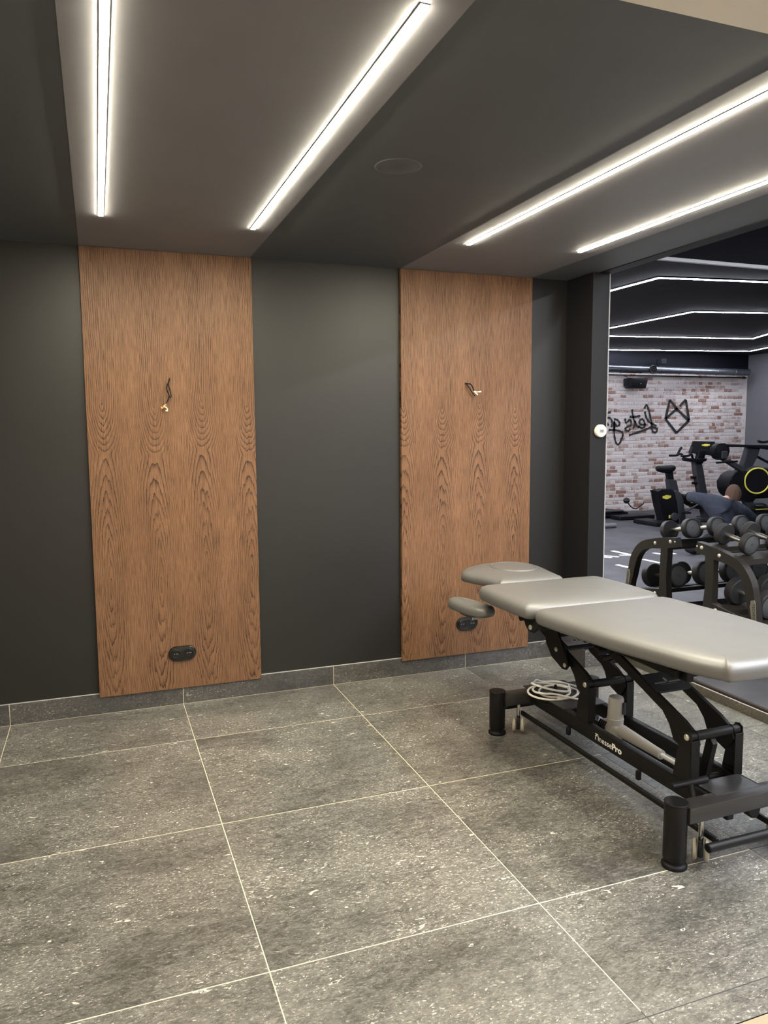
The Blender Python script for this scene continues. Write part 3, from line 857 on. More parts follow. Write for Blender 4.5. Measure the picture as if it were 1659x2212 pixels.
for ai, yp in enumerate((-2.212, -1.570)):
    for s in (-1, 1):
        xo = CX + s * .086
        obj('lift_arm', prism(NB(), arm_poly(yp), 0, xo - .008, xo + .008, .0025), M['frame'], tb)
    # plate bridging the two arms
    def on(sv):                                 # along the upper edge of the arm, sv = distance up from the pivot (in y)
        return yp + sv, .4405 + (sv - .05) * .370
    a0, a1 = (on(.212), on(.318)) if ai == 0 else (on(.215), on(.330))
    bm = NB()
    x0, x1 = CX - .090, CX + .090
    vs = []
    for (yy, zz) in (a0, a1):
        for x in (x0, x1):
            for dz in (-.006, .0015):
                vs.append(bm.verts.new((x, yy, zz + dz)))
    bmesh.ops.convex_hull(bm, input=vs)
    pl = obj('bridge_plate', bm, M['gun'] if ai == 0 else M['gun'], tb)
    mid = Vector((CX, (a0[0] + a1[0]) / 2, (a0[1] + a1[1]) / 2 + .0019))
    ya = Vector((0, a1[0] - a0[0], a1[1] - a0[1]))
    if ai == 0:
        bm = NB()
        yv = ya.normalized(); zv = Vector((1, 0, 0)).cross(yv)
        for sgn in (-1, 1):                     # small leaf emblem above the words
            lf = [(0, -.008), (sgn * .007, .004), (sgn * .006, .014), (sgn * .001, .024), (0, .014)]
            f = [bm.verts.new(mid + Vector((1, 0, 0)) * a + yv * b + zv * .0008) for a, b in lf]
            bm.faces.new(f if sgn > 0 else f[::-1])
        lines = [(-.040, .040, -.0190, -.0178)] + [(-.062 + k * .0095, -.0545 + k * .0095, -.011, -.003) for k in range(6)] + [(.008 + k * .0095, .0155 + k * .0095, -.011, -.003) for k in range(6)]
        for (xa_, xb_, ya_, yb_) in lines:      # the illegible small words as worn dashes
            f = [bm.verts.new(mid + Vector((1, 0, 0)) * a + yv * b + zv * .0006) for a, b in ((xa_, ya_), (xb_, ya_), (xb_, yb_), (xa_, yb_))]
            bm.faces.new(f)
        obj('emblem', bm, M['grey_print'], pl)
    else:
        yv = ya.normalized(); zv = Vector((1, 0, 0)).cross(yv)
        bm = NB(); f = [mid + Vector((1, 0, 0)) * a + yv * b for a, b in ((-.062, -.038), (.062, -.038), (.062, .036), (-.062, .036))]
        v0 = [bm.verts.new(p + zv * .0003) for p in f]; v1 = [bm.verts.new(p + zv * .0009) for p in f]
        bm.faces.new(v1); bm.faces.new(v0[::-1])
        for k in range(4): bm.faces.new((v0[k], v0[(k + 1) % 4], v1[(k + 1) % 4], v1[k]))
        lb = obj('rating_label', bm, M['label'], pl); lb['label'] = 'silver rating label with fine print'
        rows = [('|||||| ||| |||||', .009, .0002, -.055, .026), ('|||| ||||||| |||', .006, 0, -.055, .012), ('||| |||| ||||', .006, 0, -.055, .002), ('|||||| ||| ||||', .006, 0, -.055, -.008), ('||||||| ||||', .006, 0, -.055, -.018)]
        bm = NB()
        def bar(x, y, w_, h_):
            q_ = [bm.verts.new(mid + Vector((1, 0, 0)) * a + yv * b + zv * .0012) for a, b in ((x, y), (x + w_, y), (x + w_, y + h_), (x, y + h_))]
            bm.faces.new(q_)
        for k in range(5): bar(-.056, .022 - k * .010, .030 + .012 * ((k * 7) % 3) / 2, .0022)
        bar(-.006, -.006, .012, .009); bar(.016, .004, .014, .016); bar(.020, -.010, .005, .012); bar(.040, -.030, .016, .016); bar(.036, .026, .018, .003); bar(.036, .018, .014, .002)
        obj('print', bm, M['ink'], lb)

# upper pivot tubes
for yp in (-2.212 + .50, -1.570 + .50):
    obj('pivot_tube', cyl(NB(), (CX - .17, yp, .600), (CX + .17, yp, .600), .016, 20), M['frame'], tb, smooth=True)
obj('brace_rod', cyl(NB(), (CX + .10, -1.392, .440), (CX + .03, -1.66, .566), .015, 16), M['frame'], tb, smooth=True)
obj('gas_lever', tube(NB(), [(CX + .0, -1.74, .56), (CX + .045, -1.85, .535), (CX + .062, -1.90, .520)], [.007, .008, .009], 10), M['black'], tb, smooth=True)

# electric actuator
mo = obj('motor', lathe(NB(), (CX + .0, -1.625, .190), (0, -.03, 1), [(0, .034), (.02, .036), (.060, .0375), (.062, .0355), (.150, .0340), (.158, .031), (.163, .022), (.164, .003)], 28), M['motor'], tb, smooth=True)
mo['label'] = 'grey cylindrical lift motor'
obj('motor_window', box(NB(), (CX + .010, -1.672, .275), (CX + .024, -1.659, .330), .001), M['gun'], mo)
bm = NB(); box(bm, (CX - .034, -1.680, .166), (CX + .034, -1.545, .222), .012, 3); gb = obj('gearbox', bm, M['motor'], tb, smooth=True)
bm = NB()
for k in range(4): tube(bm, catmull([(CX - .036, -1.555 - k * .013, .170), (CX - .042, -1.560 - k * .013, .200), (CX - .030, -1.563 - k * .013, .226)], 4), .0035, 8)
obj('cooling_rib', bm, M['black'], gb, smooth=True)
at = obj('actuator_tube', tube(NB(), [(CX, -1.675, .205), (CX, -1.72, .204), (CX, -1.90, .200), (CX, -1.935, .199)], [.029, .027, .0205, .020], 18), M['motor'], tb, smooth=True)
obj('piston', cyl(NB(), (CX, -1.930, .199), (CX, -2.165, .194), .0085, 14), M['white_plastic'], at, smooth=True)
obj('rod_joint', cyl(NB(), (CX - .10, -2.168, .200), (CX + .10, -2.168, .200), .013, 16), M['frame'], tb, smooth=True)
obj('drive_lever', prism(NB(), [(-2.195, .40), (-2.225, .36), (-2.185, .185), (-2.150, .185), (-2.165, .26)], 0, CX - .012, CX + .012, .002), M['frame'], tb)
bm = NB(); box(bm, (CX - .119, -2.19, .170), (CX + .119, -2.165, .200), .003); obj('cross_tie', bm, M['frame'], tb)

# lift bars close to the floor and casters
for s in (-1, 1):
    obj('lift_bar', box(NB(), (CX + s * .140 - .008, -2.395, .078), (CX + s * .140 + .008, -1.045, .100), .003), M['frame'], tb, smooth=True)
obj('pedal_bar', cyl(NB(), (CX - .205, -2.415, .086), (CX + .42, -2.415, .086), .0165, 20, .003), M['frame'], tb, smooth=True)
obj('pedal_bar', cyl(NB(), (CX - .23, -1.035, .128), (CX + .23, -1.035, .128), .0135, 20), M['frame'], tb, smooth=True)
for yc in (-1.45, -1.95):
    obj('bar_bracket', box(NB(), (CX - .138, yc - .010, .120), (CX - .118, yc + .010, .160), .004), M['black'], tb)
for (yc, zr, ax) in ((-2.355, .008, (.72, -.69)), (-1.075, .004, (.86, -.51))):
    for s in (-1, 1):
        x = CX + s * .178
        A_ = Vector((ax[0], ax[1], 0)).normalized(); B_ = Vector((-A_.y, A_.x, 0)); O_ = Vector((x, yc, 0))
        bm = NB(); box(bm, (-.010, -.033, zr + .018), (.010, .033, zr + .088), .008, 2)
        for v in bm.verts: v.co = O_ + A_ * v.co.x + B_ * v.co.y + Vector((0, 0, v.co.z))
        ca = obj('caster', bm, M['black_gloss'], tb, smooth=True)
        obj('stem', cyl(NB(), (x, yc, zr + .084), (x, yc, .172), .0095, 16), M['steel'], ca, smooth=True)
        for d_ in (-1, 1):
            obj('wheel', lathe(NB(), O_ + A_ * d_ * .012 + Vector((0, 0, zr + .037)), A_ * d_, [(0, .030), (.002, .0345), (.005, .0375), (.013, .0375), (.016, .035), (.018, .028), (.016, .024), (.0165, .003)], 28), M['wheel'], ca, smooth=True)

# white power cable coiled on the table's far end
pc = thing('power_cable', 'white power cable lying coiled on the far end of the table base', 'cable', (2.62, -1.20, .2265))
random.seed(3)


def coil(cx, cy, rx, ry, ph, zs, n=16, tilt=0.0):
    return [(cx + rx * math.cos(ph + 2 * math.pi * k / n) + tilt * math.sin(ph + 2 * math.pi * k / n), cy + ry * math.sin(ph + 2 * math.pi * k / n), zs(2 * math.pi * k / n)) for k in range(n)]


pts = []
pts += coil(2.605, -1.185, .130, .105, 0.3, lambda a: .2330 + .004 * math.sin(a))
pts += coil(2.600, -1.175, .098, .088, 0.3, lambda a: .240 + .042 * max(0, math.sin(a * .5)) ** 3)
pts += coil(2.612, -1.190, .078, .072, 0.3, lambda a: .236 + .006 * math.sin(a + 1))
pts += coil(2.618, -1.175, .108, .095, 0.3, lambda a: .244 + .006 * math.sin(2 * a))[:11]
pts += [(2.66, -1.335, .236), (2.71, -1.325, .234)]
obj('cord', tube(NB(), catmull(pts, 4),   .0052, 8), M['white_plastic'], pc, smooth=True)
obj('cord', tube(NB(), catmull([(2.53, -1.12, .262), (2.57, -1.085, .268), (2.62, -1.06, .246), (2.70, -1.09, .240), (2.745, -1.15, .238), (2.748, -1.22, .236), (2.70, -1.27, .236), (2.63, -1.30, .235), (2.57, -1.28, .234)], 5),   .0052, 8), M['white_plastic'], pc, smooth=True)
obj('cable_tie', lathe(NB(), (2.628, -1.175, .227), (0, 0, 1), [(0, .013), (.012, .012), (.030, .007), (.036, .006), (.037, .001)], 12), M['black'], pc, smooth=True)
pg = obj('plug', lathe(NB(), (2.700, -1.335, .2465), (.2, 1, .0), [(0, .0075), (.012, .0135), (.020, .017), (.036, .017), (.038, .012)], 18), M['cream'], pc, smooth=True)
for s in (-1, 1):
    obj('pin', cyl(NB(), (2.7076 + s * .009, -1.2975, .2465), (2.712 + s * .009, -1.280, .2465), .0024, 10), M['steel'], pg, smooth=True)
cb = obj('connector_block', cyl(NB(), (2.575, -1.485, .2365), (2.600, -1.430, .2365), .0115, 14), M['white_plastic'], tb, smooth=True)

# ------------------------------------------------------------------ dumbbell rack and dumbbells (standing on the gym floor before the mirror)
RX = 4.221
rk = thing('dumbbell_rack', 'two-tier black dumbbell rack standing before the mirror', 'dumbbell rack', (5.0, -.65, HP))
topc = [(-.400, .802), (-.55, .782), (-.70, .748), (-.771, .718), (-.826, .668), (-.869, .600), (-.891, .517), (-.914, .390), (-.945, HP)]
lowc = [(-.890, HP), (-.860, .374), (-.838, .453), (-.816, .536), (-.790, .606), (-.748, .654), (-.692, .684), (-.607, .698), (-.550, .705), (-.46, .721), (-.381, .737)]
smc = lambda pts: [(p.x, p.y) for p in catmull([Vector((a, b, 0)) for a, b in pts], 4)]
outer = smc(topc); inner = smc(lowc)
for k, x in enumerate((RX, RX + 1.62)):
    ef = obj('end_frame', prism(NB(), outer + inner, 0, x, x + .050, .003, 1), M['rack'], rk)
    post = [(-.472, .722), (-.482, .508), (-.468, .373), (-.435, HP), (-.515, HP), (-.550, .373), (-.549, .53), (-.548, .708)]
    obj('post', prism(NB(), post, 0, x + .001, x + .049, .003, 1), M['rack'], ef)
    obj('brace', prism(NB(), [(-.548, .417), (-.852, .366), (-.852, .306), (-.548, .357)], 0, x + .002, x + .048, .003, 1), M['rack'], ef)
    obj('base_foot', box(NB(), (x + .002, -.95, HP), (x + .048, -.33, HP + .045), .004), M['rack'], ef)
    for (y, z, r_) in ((-.445, .768, .0125), (-.600, .738, .0125), (-.585, .376, .0125), (-.402, .772, .006)):
        obj('bolt', lathe(NB(), (x, y, z), (-1, 0, 0), [(0, r_), (r_ * .4, r_), (r_ * .72, r_ * .64), (r_ * .8, .001)], 14), M['bolt'], ef, smooth=True)
bm = NB(); prism(bm, [(-.862, .462), (-.868, .478), (-.868, .498), (-.895, .506), (-.903, .488), (-.912, .40), (-.935, .25), (-.905, .25), (-.880, .38)], 0, RX - .003, RX + .001, .0008)
bg = obj('badge', bm, M['badge'], rk); bg['label'] = 'pewter name badge on the front leg'
obj('lettering', text_bm([('TECHNOGYM', .026, .0002, 0, 0, 'LEFT')], (RX - .0032, -.888, .482), Vector((0, -.022, -.2)), Vector((0, -.2, .022)), .0004), M['ink'], bg)
# trays: two sloping ledges per tier
tier = {'top': (-.559, .833 - .072, .19), 'low': (-.705, .462 - .090, .16)}


def ledge(y0, y1, z0, z1, name):
    bm = NB()
    prism(bm, [(y0, z0), (y1, z1), (y1 - .004, z1 - .035), (y1 + .012, z1 - .035), (y1 + .014, z1 - .006), (y0, z0 - .006)], 0, RX + .05, RX + 1.62, .001, 1)
    return obj(name, bm, M['rack'], rk)


ledge(-.405, -.500, .788, .771, 'tray_ledge'); ledge(-.605, -.720, .748, .722, 'tray_ledge')
ledge(-.560, -.665, .402, .384, 'tray_ledge'); ledge(-.735, -.862, .372, .350, 'tray_ledge')
obj('cross_rail', box(NB(), (RX + .05, -.545, .700), (RX + 1.62, -.490, .745), .003), M['rack'], rk)
obj('cross_rail', box(NB(), (RX + .05, -.545, .250), (RX + 1.62, -.490, .295), .003), M['rack'], rk)


def dumbbell(r, half, th, label, group, num):
    """axis along y, centre at origin"""
    t = thing('dumbbell', label, 'dumbbell', (0, 0, 0), group)
    gp = obj('handle', lathe(NB(), (0, -half, 0), (0, 1, 0), [(0, .0155), (.012, .0155), (half * .5, .0150), (half, .0175), (half * 1.5, .0150), (2 * half - .012, .0155), (2 * half, .0155)], 16), M['steel'], t, smooth=True)
    for s in (-1, 1):
        hd = obj('head', lathe(NB(), (0, s * (half - th * .5), 0), (0, s, 0), [(0, .024), (.002, r * .93), (.006, r * .99), (.012, r), (th - .012, r), (th - .005, r * .985), (th, r * .93), (th, r * .80), (th - .002, r * .78), (th - .002, .002)], 32), M['rubber'], t, smooth=True)
        pl = obj('end_plate', lathe(NB(), (0, s * (half + th * .5 - .0025), 0), (0, s, 0), [(0, r * .775), (.0016, r * .775), (.0022, r * .76), (.0022, .002)], 32), M['plate_grey'], hd, smooth=True)
        # number and ring of print, in one mesh with the plate's outer side
        yy = s * (half + th * .5 - .0003 + .0004)
        nm = text_bm([(num, .026, .0006, 0, 0, 'CENTER')], (0, yy, 0), (-s, 0, 0), (0, 0, 1), .0003)
        for k in range(22):
            a0 = math.radians(28 + k * 5.8) if k < 11 else math.radians(208 + (k - 11) * 5.8)
            a1 = a0 + math.radians(3.6)
            vs_ = [nm.verts.new((rr_ * math.cos(a), yy + s * .0003, rr_ * math.sin(a))) for rr_, a in ((r * .60, a0), (r * .60, a1), (r * .66, a1), (r * .66, a0))]
            nm.faces.new(vs_)
        obj('lettering', nm, M['ink'], hd)['kind'] = 'stuff'
    return t


ords = ['nearest the pillar', 'second from the pillar', 'third from the pillar', 'fourth from the pillar', 'fifth from the pillar', 'sixth from the pillar', 'farthest from the pillar']
nums = ['4', '6', '8', '10', '12', '14', '16']
for k in range(7):
    t = dumbbell(.071, .108, .048, f'small round black dumbbell on the top tray of the rack, {ords[k]}', 'dumbbells on the top tray', nums[k])
    t.location = (4.398 + .228 * k, -.558, .833)
    t.rotation_euler = (math.radians(10.5), 0, 0)
nums = ['18', '20', '22', '24', '26', '28', '30']
for k in range(6):
    t = dumbbell(.089, .122, .064, f'large round black dumbbell on the lower tray of the rack, {ords[k] if k < 5 else ords[6]}', 'dumbbells on the lower tray', nums[k])
    t.location = (4.400 + .255 * k, -.705, .470)
    t.rotation_euler = (math.radians(9.5), 0, 0)

# ------------------------------------------------------------------ the gym behind the camera, seen in the mirror (points given as seen in the mirror, V() makes them real)
YV = 2 * YM - GY        # brick face as seen in the mirror

# brick wall: mortar bed, bricks as parts
bw = struct(obj('wall_brick', box(NB(), (FX, GY - .20, 0), (GX1, GY - .012, 2.645)), M['mortar']))
struct(obj('wall_brick_upper', box(NB(), (FX, GY - .20, 2.645), (GX1, GY - .004, GZ)), M['gym_dark']))
bmeshes = {}
WS = (.085, .102, .116, .185, .205, .226)
for w_ in WS:
    for v_ in range(4):
        bm = NB(); box(bm, (-w_ / 2, -.02, -.0265), (w_ / 2, .006 + .003 * v_ / 3, .0265), .005)
        for vv in bm.verts: vv.co += Vector((random.uniform(-.004, .004), 0, random.uniform(-.003, .003)))
        me = bpy.data.meshes.new('brick'); bm.to_mesh(me); bm.free()
        for mk in ('brick', 'brick_pale'):
            m3 = me.copy(); m3.materials.append(M[mk]); bmeshes[(w_, v_, mk)] = m3
rest = {'brick': NB(), 'brick_pale': NB()}
todo = []
for r_ in range(40):
    z = HP + .035 + r_ * .0632
    x = 8.62 + random.uniform(0, .12)
    while x < GX1 - .1:
        w_ = random.choice(WS[:3]) if r_ % 2 == 0 else random.choice(WS[3:])
        w_ = random.choice(WS) if random.random() < .15 else w_
        if x + w_ > GX1 - .015: break
        pale = random.random() < (.18 if r_ % 2 == 0 else .80)
        todo.append((x + w_ / 2, z + random.uniform(-.003, .003), w_, 'brick_pale' if pale else 'brick')); x += w_ + random.uniform(.008, .014)
vis = [t_ for t_ in todo if t_[0] > 8.9]
bigset = set(sorted(vis, key=lambda t_: -t_[2])[:300])
for key in todo:
    (x, z, w_, mk) = key
    me = bmeshes[(w_, random.randrange(4), mk)]
    if key in bigset:
        o = bpy.data.objects.new('brick', me); COL.objects.link(o)
        o.location = (x, GY - .012, z); o.parent = bw; o.rotation_euler = (0, random.uniform(-.008, .008), 0)
    else:
        b_ = rest[mk]; n0 = len(b_.verts); b_.from_mesh(me); b_.verts.ensure_lookup_table()
        for vv in b_.verts[n0:]: vv.co += Vector((x, GY - .012, z))
for mk, b_ in rest.items():
    o = obj('brickwork', b_, M[mk], bw); o['kind'] = 'stuff'


# spray-painted fox outline and words on the bricks
def spray(paths, wd):
    bm = NB()
    for p in paths:
        pts = catmull([(a, YV - .004, b) for a, b in p], 5) if len(p) > 2 else [Vector((a, YV - .004, b)) for a, b in p]
        n = len(pts)
        L = []
        for i in range(n):
            t = (pts[min(i + 1, n - 1)] - pts[max(i - 1, 0)]).normalized()
            nn = Vector((-t.z, 0, t.x)) * wd * (.5 + .12 * math.sin(i * 1.7))
            L.append([bm.verts.new(pts[i] + nn), bm.verts.new(pts[i] - nn), bm.verts.new(pts[i] + nn + Vector((0, .0025, 0))), bm.verts.new(pts[i] - nn + Vector((0, .0025, 0)))])
        for a, b in zip(L, L[1:]):
            bm.faces.new((a[0], a[1], b[1], b[0])); bm.faces.new((a[2], b[2], b[3], a[3]))
            bm.faces.new((a[0], b[0], b[2], a[2])); bm.faces.new((a[1], a[3], b[3], b[1]))
        bm.faces.new((L[0][0], L[0][2], L[0][3], L[0][1])); bm.faces.new((L[-1][0], L[-1][1], L[-1][3], L[-1][2]))
    return bm


fox = [[(10.301, 2.07), (10.215, 1.727)], [(10.301, 2.07), (10.475, 1.90)], [(10.475, 1.90), (10.75, 1.695)], [(10.215, 1.727), (10.475, 1.92)], [(10.53, 1.96), (10.665, 2.075)], [(10.665, 2.075), (10.755, 1.70)], [(10.215, 1.727), (10.473, 1.47)], [(10.473, 1.47), (10.755, 1.70)]]
fx = tag(obj('wall_graffiti', spray(fox, .044), M['ink'], virt=True), 'black sprayed angular fox-head outline on the brick wall', 'graffiti', 'sprayed marks on the brick wall')


def zc(l):                                      # pixel of the studied crop -> wall position
    out = []
    for u, v in l:
        px = 1290 + u * 190 / 1659; py = 780 + v * 190 / 1659
        out.append((8.934 + (px - 1313) * (12.12 - 8.934) / (1612 - 1313), 2.078 - (py - 863.0) * (2.078 - 1.465) / (936 - 863)))
    return out


words = [zc([(860, 900), (900, 830), (950, 960), (1000, 1180), (985, 1240), (830, 1310), (600, 1390)]), zc([(870, 950), (900, 1060), (960, 1150), (1090, 1220)]), zc([(1000, 1260), (1030, 1330), (1080, 1340), (1105, 1290), (1060, 1250), (1000, 1240)]),
         zc([(890, 1190), (800, 1190), (780, 1130), (820, 1090), (860, 1130), (880, 1220), (830, 1260), (760, 1220)]), zc([(640, 910), (665, 1060), (700, 1180), (665, 1270)]), zc([(600, 1050), (690, 1050), (790, 1030)]), zc([(700, 1130), (730, 1210), (780, 1250)]),
         zc([(520, 1080), (545, 1160), (610, 1100), (630, 1200), (570, 1230), (525, 1280), (580, 1310), (620, 1270)]), zc([(330, 1090), (390, 1110), (430, 1180), (380, 1220), (330, 1150), (345, 1260)]),
         zc([(240, 1290), (350, 1290), (450, 1320), (490, 1380), (440, 1530), (390, 1550), (350, 1450), (330, 1250), (335, 1130)]), zc([(290, 1240), (290, 1120), (230, 1060), (180, 1110), (230, 1200), (160, 1170), (120, 1120)]), zc([(120, 990), (200, 985), (270, 960)])]
wd_ = tag(obj('wall_graffiti', spray(words, .036), M['ink'], virt=True), 'black sprayed handwriting on the brick wall beginning Lets ge', 'graffiti', 'sprayed marks on the brick wall')

# duct, vent, speaker, cable trunk
dt = thing('ventilation_duct', 'galvanised round ventilation duct along the top of the brick wall', 'duct', V((10.2, 6.73, 2.575)))
bm = NB(); prof = []
x = 8.2
pr = [(0, .062)]
for k in range(1, 9):
    pr += [(k * .42 - .012, .062), (k * .42 - .010, .066), (k * .42 + .010, .066), (k * .42 + .012, .062)]
pr.append((3.7, .062))
lathe(bm, (8.2, 6.73, 2.578), (1, 0, 0), pr, 28); obj('duct_pipe', bm, M['duct'], dt, virt=True, smooth=True)
obj('air_vent', lathe(NB(), (9.66, 6.665, 2.578), (0, -1, 0), [(0, .075), (.02, .078), (.03, .070), (.022, .055), (.026, .035), (.02, .003)], 28), M['black'], dt, virt=True, smooth=True)
o = obj('cable_trunk', box(NB(), (8.2, YV - .05, 2.488), (12.05, YV - .004, 2.505), .002), M['black'], virt=True); tag(o, 'thin black cable trunk under the duct on the brick wall', 'cable trunk')
t = thing('wall_speaker', 'black wall speaker hung on the brick wall below the duct', 'speaker', V((9.37, 6.80, 2.34)))
bm = NB(); prism(bm, [(9.20, 2.43), (9.56, 2.43), (9.565, 2.39), (9.525, 2.255), (9.24, 2.255), (9.195, 2.30), (9.195, 2.40)], 1, 6.66, 6.86, .012, 2); obj('cabinet', bm, M['black'], t, virt=True, smooth=True)
obj('bracket', box(NB(), (9.33, 6.80, 2.36), (9.43, YV, 2.40), .003), M['black'], t, virt=True)
obj('lead', tube(NB(), catmull([(9.24, 6.80, 2.43), (9.26, 6.85, 2.46), (9.22, 6.90, 2.49)], 5), .006, 6), M['black'], t, virt=True, smooth=True)
obj('indicator', lathe(NB(), (9.41, 6.655, 2.335), (0, -1, 0), [(0, .008), (.004, .007), (.005, .001)], 10), M['white_print'], t, virt=True)
t = tag(obj('junction_box', box(NB(), (9.88, 6.70, 2.68), (9.99, 6.85, 2.78), .008), M['gym_dark'], virt=True), 'small black box on the gym wall above the duct', 'box')

# cool LED lines on the gym ceiling
LZ = GZ - .018
led = [([(5.28, 3.30), (5.324, 1.375), (6.456, 1.215), (8.6, .92)], 'cool white LED line on the gym ceiling nearest the mirror, bent at its left end'),
       ([(7.045, 4.95), (7.10, 2.885), (8.04, 2.70), (11.6, 2.10)], 'second cool white LED line from the mirror on the gym ceiling'),
       ([(5.6, 5.42), (7.56, 5.15), (9.954, 4.78), (9.55, 3.90), (9.40, 3.55)], 'third cool white LED line from the mirror on the gym ceiling'),
       ([(8.1, 6.87), (8.80, 6.80), (11.45, 6.28), (11.25, 5.70), (11.0, 5.0)], 'cool white LED line on the gym ceiling closest to the brick wall')]
led += [([(3.86, 1.75), (3.95, 5.9)], 'added cool fill light line, unseen, along the gym ceiling edge above the step'),  # these two lines are added fill, hidden from view, brightening table and floor
        ([(4.62, 1.95), (4.70, 5.0)], 'added short cool fill light line, unseen, on the gym ceiling, second from the step')]
for pth, lb in led:
    t = thing('led_line', lb, 'light strip', V((pth[1][0], pth[1][1], GZ)), 'cool LED lines on the gym ceiling')
    for nm_, hw, z0, z1, mt in (('channel', .022, GZ - .010, GZ + .001, M['black']), ('diffuser', .014, GZ - .014, GZ - .0095, M['led_edge_fill'] if pth[0][0] < 4.8 else M['led_cool'])):
        bm = NB(); L = []
        n = len(pth)
        for i in range(n):
            a = Vector((*pth[max(i - 1, 0)], 0)); b = Vector((*pth[i], 0)); c = Vector((*pth[min(i + 1, n - 1)], 0))
            d1 = (b - a).normalized() if i else (c - b).normalized(); d2 = (c - b).normalized() if i < n - 1 else d1
            n1 = Vector((-d1.y, d1.x, 0)); n2 = Vector((-d2.y, d2.x, 0)); mv = (n1 + n2).normalized(); mv = mv * (hw / max(.3, mv.dot(n1)))
            L.append([bm.verts.new((b.x + sx * mv.x, b.y + sx * mv.y, z)) for sx, z in ((-1, z0), (1, z0), (1, z1), (-1, z1))])
        for a, b in zip(L, L[1:]):
            for k in range(4): bm.faces.new((a[k], a[(k + 1) % 4], b[(k + 1) % 4], b[k]))
        bm.faces.new(L[0]); bm.faces.new(L[-1][::-1])
        obj(nm_, bm, mt, t, virt=True)


# exercise bike -----------------------------------------------------------
def pxz(bm, poly, y0, y1, bev=.008, seg=2):
    return prism(bm, poly, 1, y0, y1, bev, seg)


def shield(bm, cx, cz, wd, h, y, s=1):
    pts = [(-.5, .25), (-.3, .30), (-.1, .5), (.1, .5), (.3, .38), (.5, .32), (.46, -.20), (.3, -.26), (.12, -.5), (-.12, -.5), (-.3, -.30), (-.48, -.25)]
    return prism(bm, [(cx + a * wd, cz + b * h) for a, b in pts], 1, y, y + s * .006, .001, 1)


YK = 5.2
bk = thing('exercise_bike', 'black upright exercise bike with yellow badges before the brick wall', 'exercise bike', V((9.0, YK, HP)))
obj('saddle', tube(NB(), catmull([(8.575, YK, .935), (8.61, YK, .938), (8.70, YK, .928), (8.80, YK, .925), (8.89, YK, .940), (8.935, YK, .945)], 4), [.012] + [.030, .038, .043, .046, .05, .052, .055, .058, .06, .062, .064, .064, .063, .060, .056, .050, .044, .036, .026, .012], 14), M['black'], bk, virt=True, smooth=True)
bm = NB(); pxz(bm, [(8.752, .92), (8.868, .92), (8.90, .74), (8.79, .74)], YK - .03, YK + .03); obj('seat_post', bm, M['black'], bk, virt=True)
bm = NB(); pxz(bm, [(8.778, .77), (8.933, .752), (8.99, .57), (8.82, .58)], YK - .045, YK + .045); obj('seat_tube', bm, M['gun'], bk, virt=True)
bm = NB(); pxz(bm, [(8.516, .605), (8.627, .601), (8.687, .624), (8.82, .619), (8.905, .56), (8.953, .40), (9.06, .10), (8.675, .10), (8.606, .346), (8.58, .512)], YK - .08, YK + .08, .02); sh = obj('rear_shroud', bm, M['black'], bk, virt=True, smooth=True)
b1 = obj('badge', shield(NB(), 8.72, .498, .165, .062, YK - .081, -1), M['yellow'], sh, virt=True); b1['label'] = 'yellow name badge'
bm = NB(); pxz(bm, [(8.863, .577), (8.903, .597), (8.987, .556), (9.043, .453), (9.098, .149), (9.10, HP), (8.985, HP), (8.921, .416)], YK - .09, YK + .09, .012); obj('side_band', bm, M['gun'], bk, virt=True, smooth=True)
bm = NB(); pxz(bm, [(9.281, 1.03), (9.418, 1.03), (9.445, .90), (9.534, .562), (9.66, HP), (9.53, HP), (9.479, .352), (9.395, .575), (9.306, .905)], YK - .05, YK + .05, .015); obj('front_column', bm, M['gun'], bk, virt=True, smooth=True)
bm = NB(); pxz(bm, [(9.02, .53), (9.124, .526), (9.282, .503), (9.478, .386), (9.52, .276), (9.355, .283), (9.215, .350), (9.181, .414), (9.02, .453)], YK - .10, YK + .10, .03); dv = obj('drive_housing', bm, M['black'], bk, virt=True, smooth=True)
obj('accent_line', box(NB(), (9.18, YK - .104, .390), (9.38, YK - .098, .402), .001), M['yellow'], dv, virt=True)
obj('adjust_knob', lathe(NB(), (9.075, YK - .13, .527), (0, -1, 0), [(0, .03), (.03, .042), (.05, .042), (.056, .03), (.057, .002)], 20), M['black_gloss'], bk, virt=True, smooth=True)
for zz, x0 in ((.785, 9.25), (.697, 9.28)):
    obj('bottle_peg', cyl(NB(), (x0, YK, zz), (x0 + .09, YK, zz - .006), .022, 12, .004), M['black'], bk, virt=True, smooth=True)
# console: slab leaning away
bm = NB()
A = [(9.307, 1.355), (9.743, 1.338), (9.614, 1.120), (9.169, 1.170)]
vs = [bm.verts.new((x, YK - .05 + (z - 1.12) * .35 + d_, z)) for d_ in (0, .03) for x, z in A]
bmesh.ops.convex_hull(bm, input=vs)
bmesh.ops.bevel(bm, geom=list(bm.edges), offset=.006, segments=2, affect='EDGES')
cs = obj('console', bm, M['black'], bk, virt=True, smooth=True)
bm = NB(); shield(bm, 9.53, 1.288, .165, .036, 0.0, -1)
for v in bm.verts: v.co.y += YK - .052 + (v.co.z - 1.12) * .35
bdg = obj('badge', bm, M['yellow'], cs, virt=True)
obj('console_neck', pxz(NB(), [(9.30, 1.0), (9.44, 1.0), (9.50, 1.20), (9.36, 1.22)], YK - .055, YK + .02, .015), M['black'], bk, virt=True, smooth=True)
obj('console_tray', pxz(NB(), [(9.141, 1.088), (9.467, 1.080), (9.447, 1.040), (9.35, 1.018), (9.17, 1.040)], YK - .11, YK + .11, .01), M['black'], bk, virt=True, smooth=True)
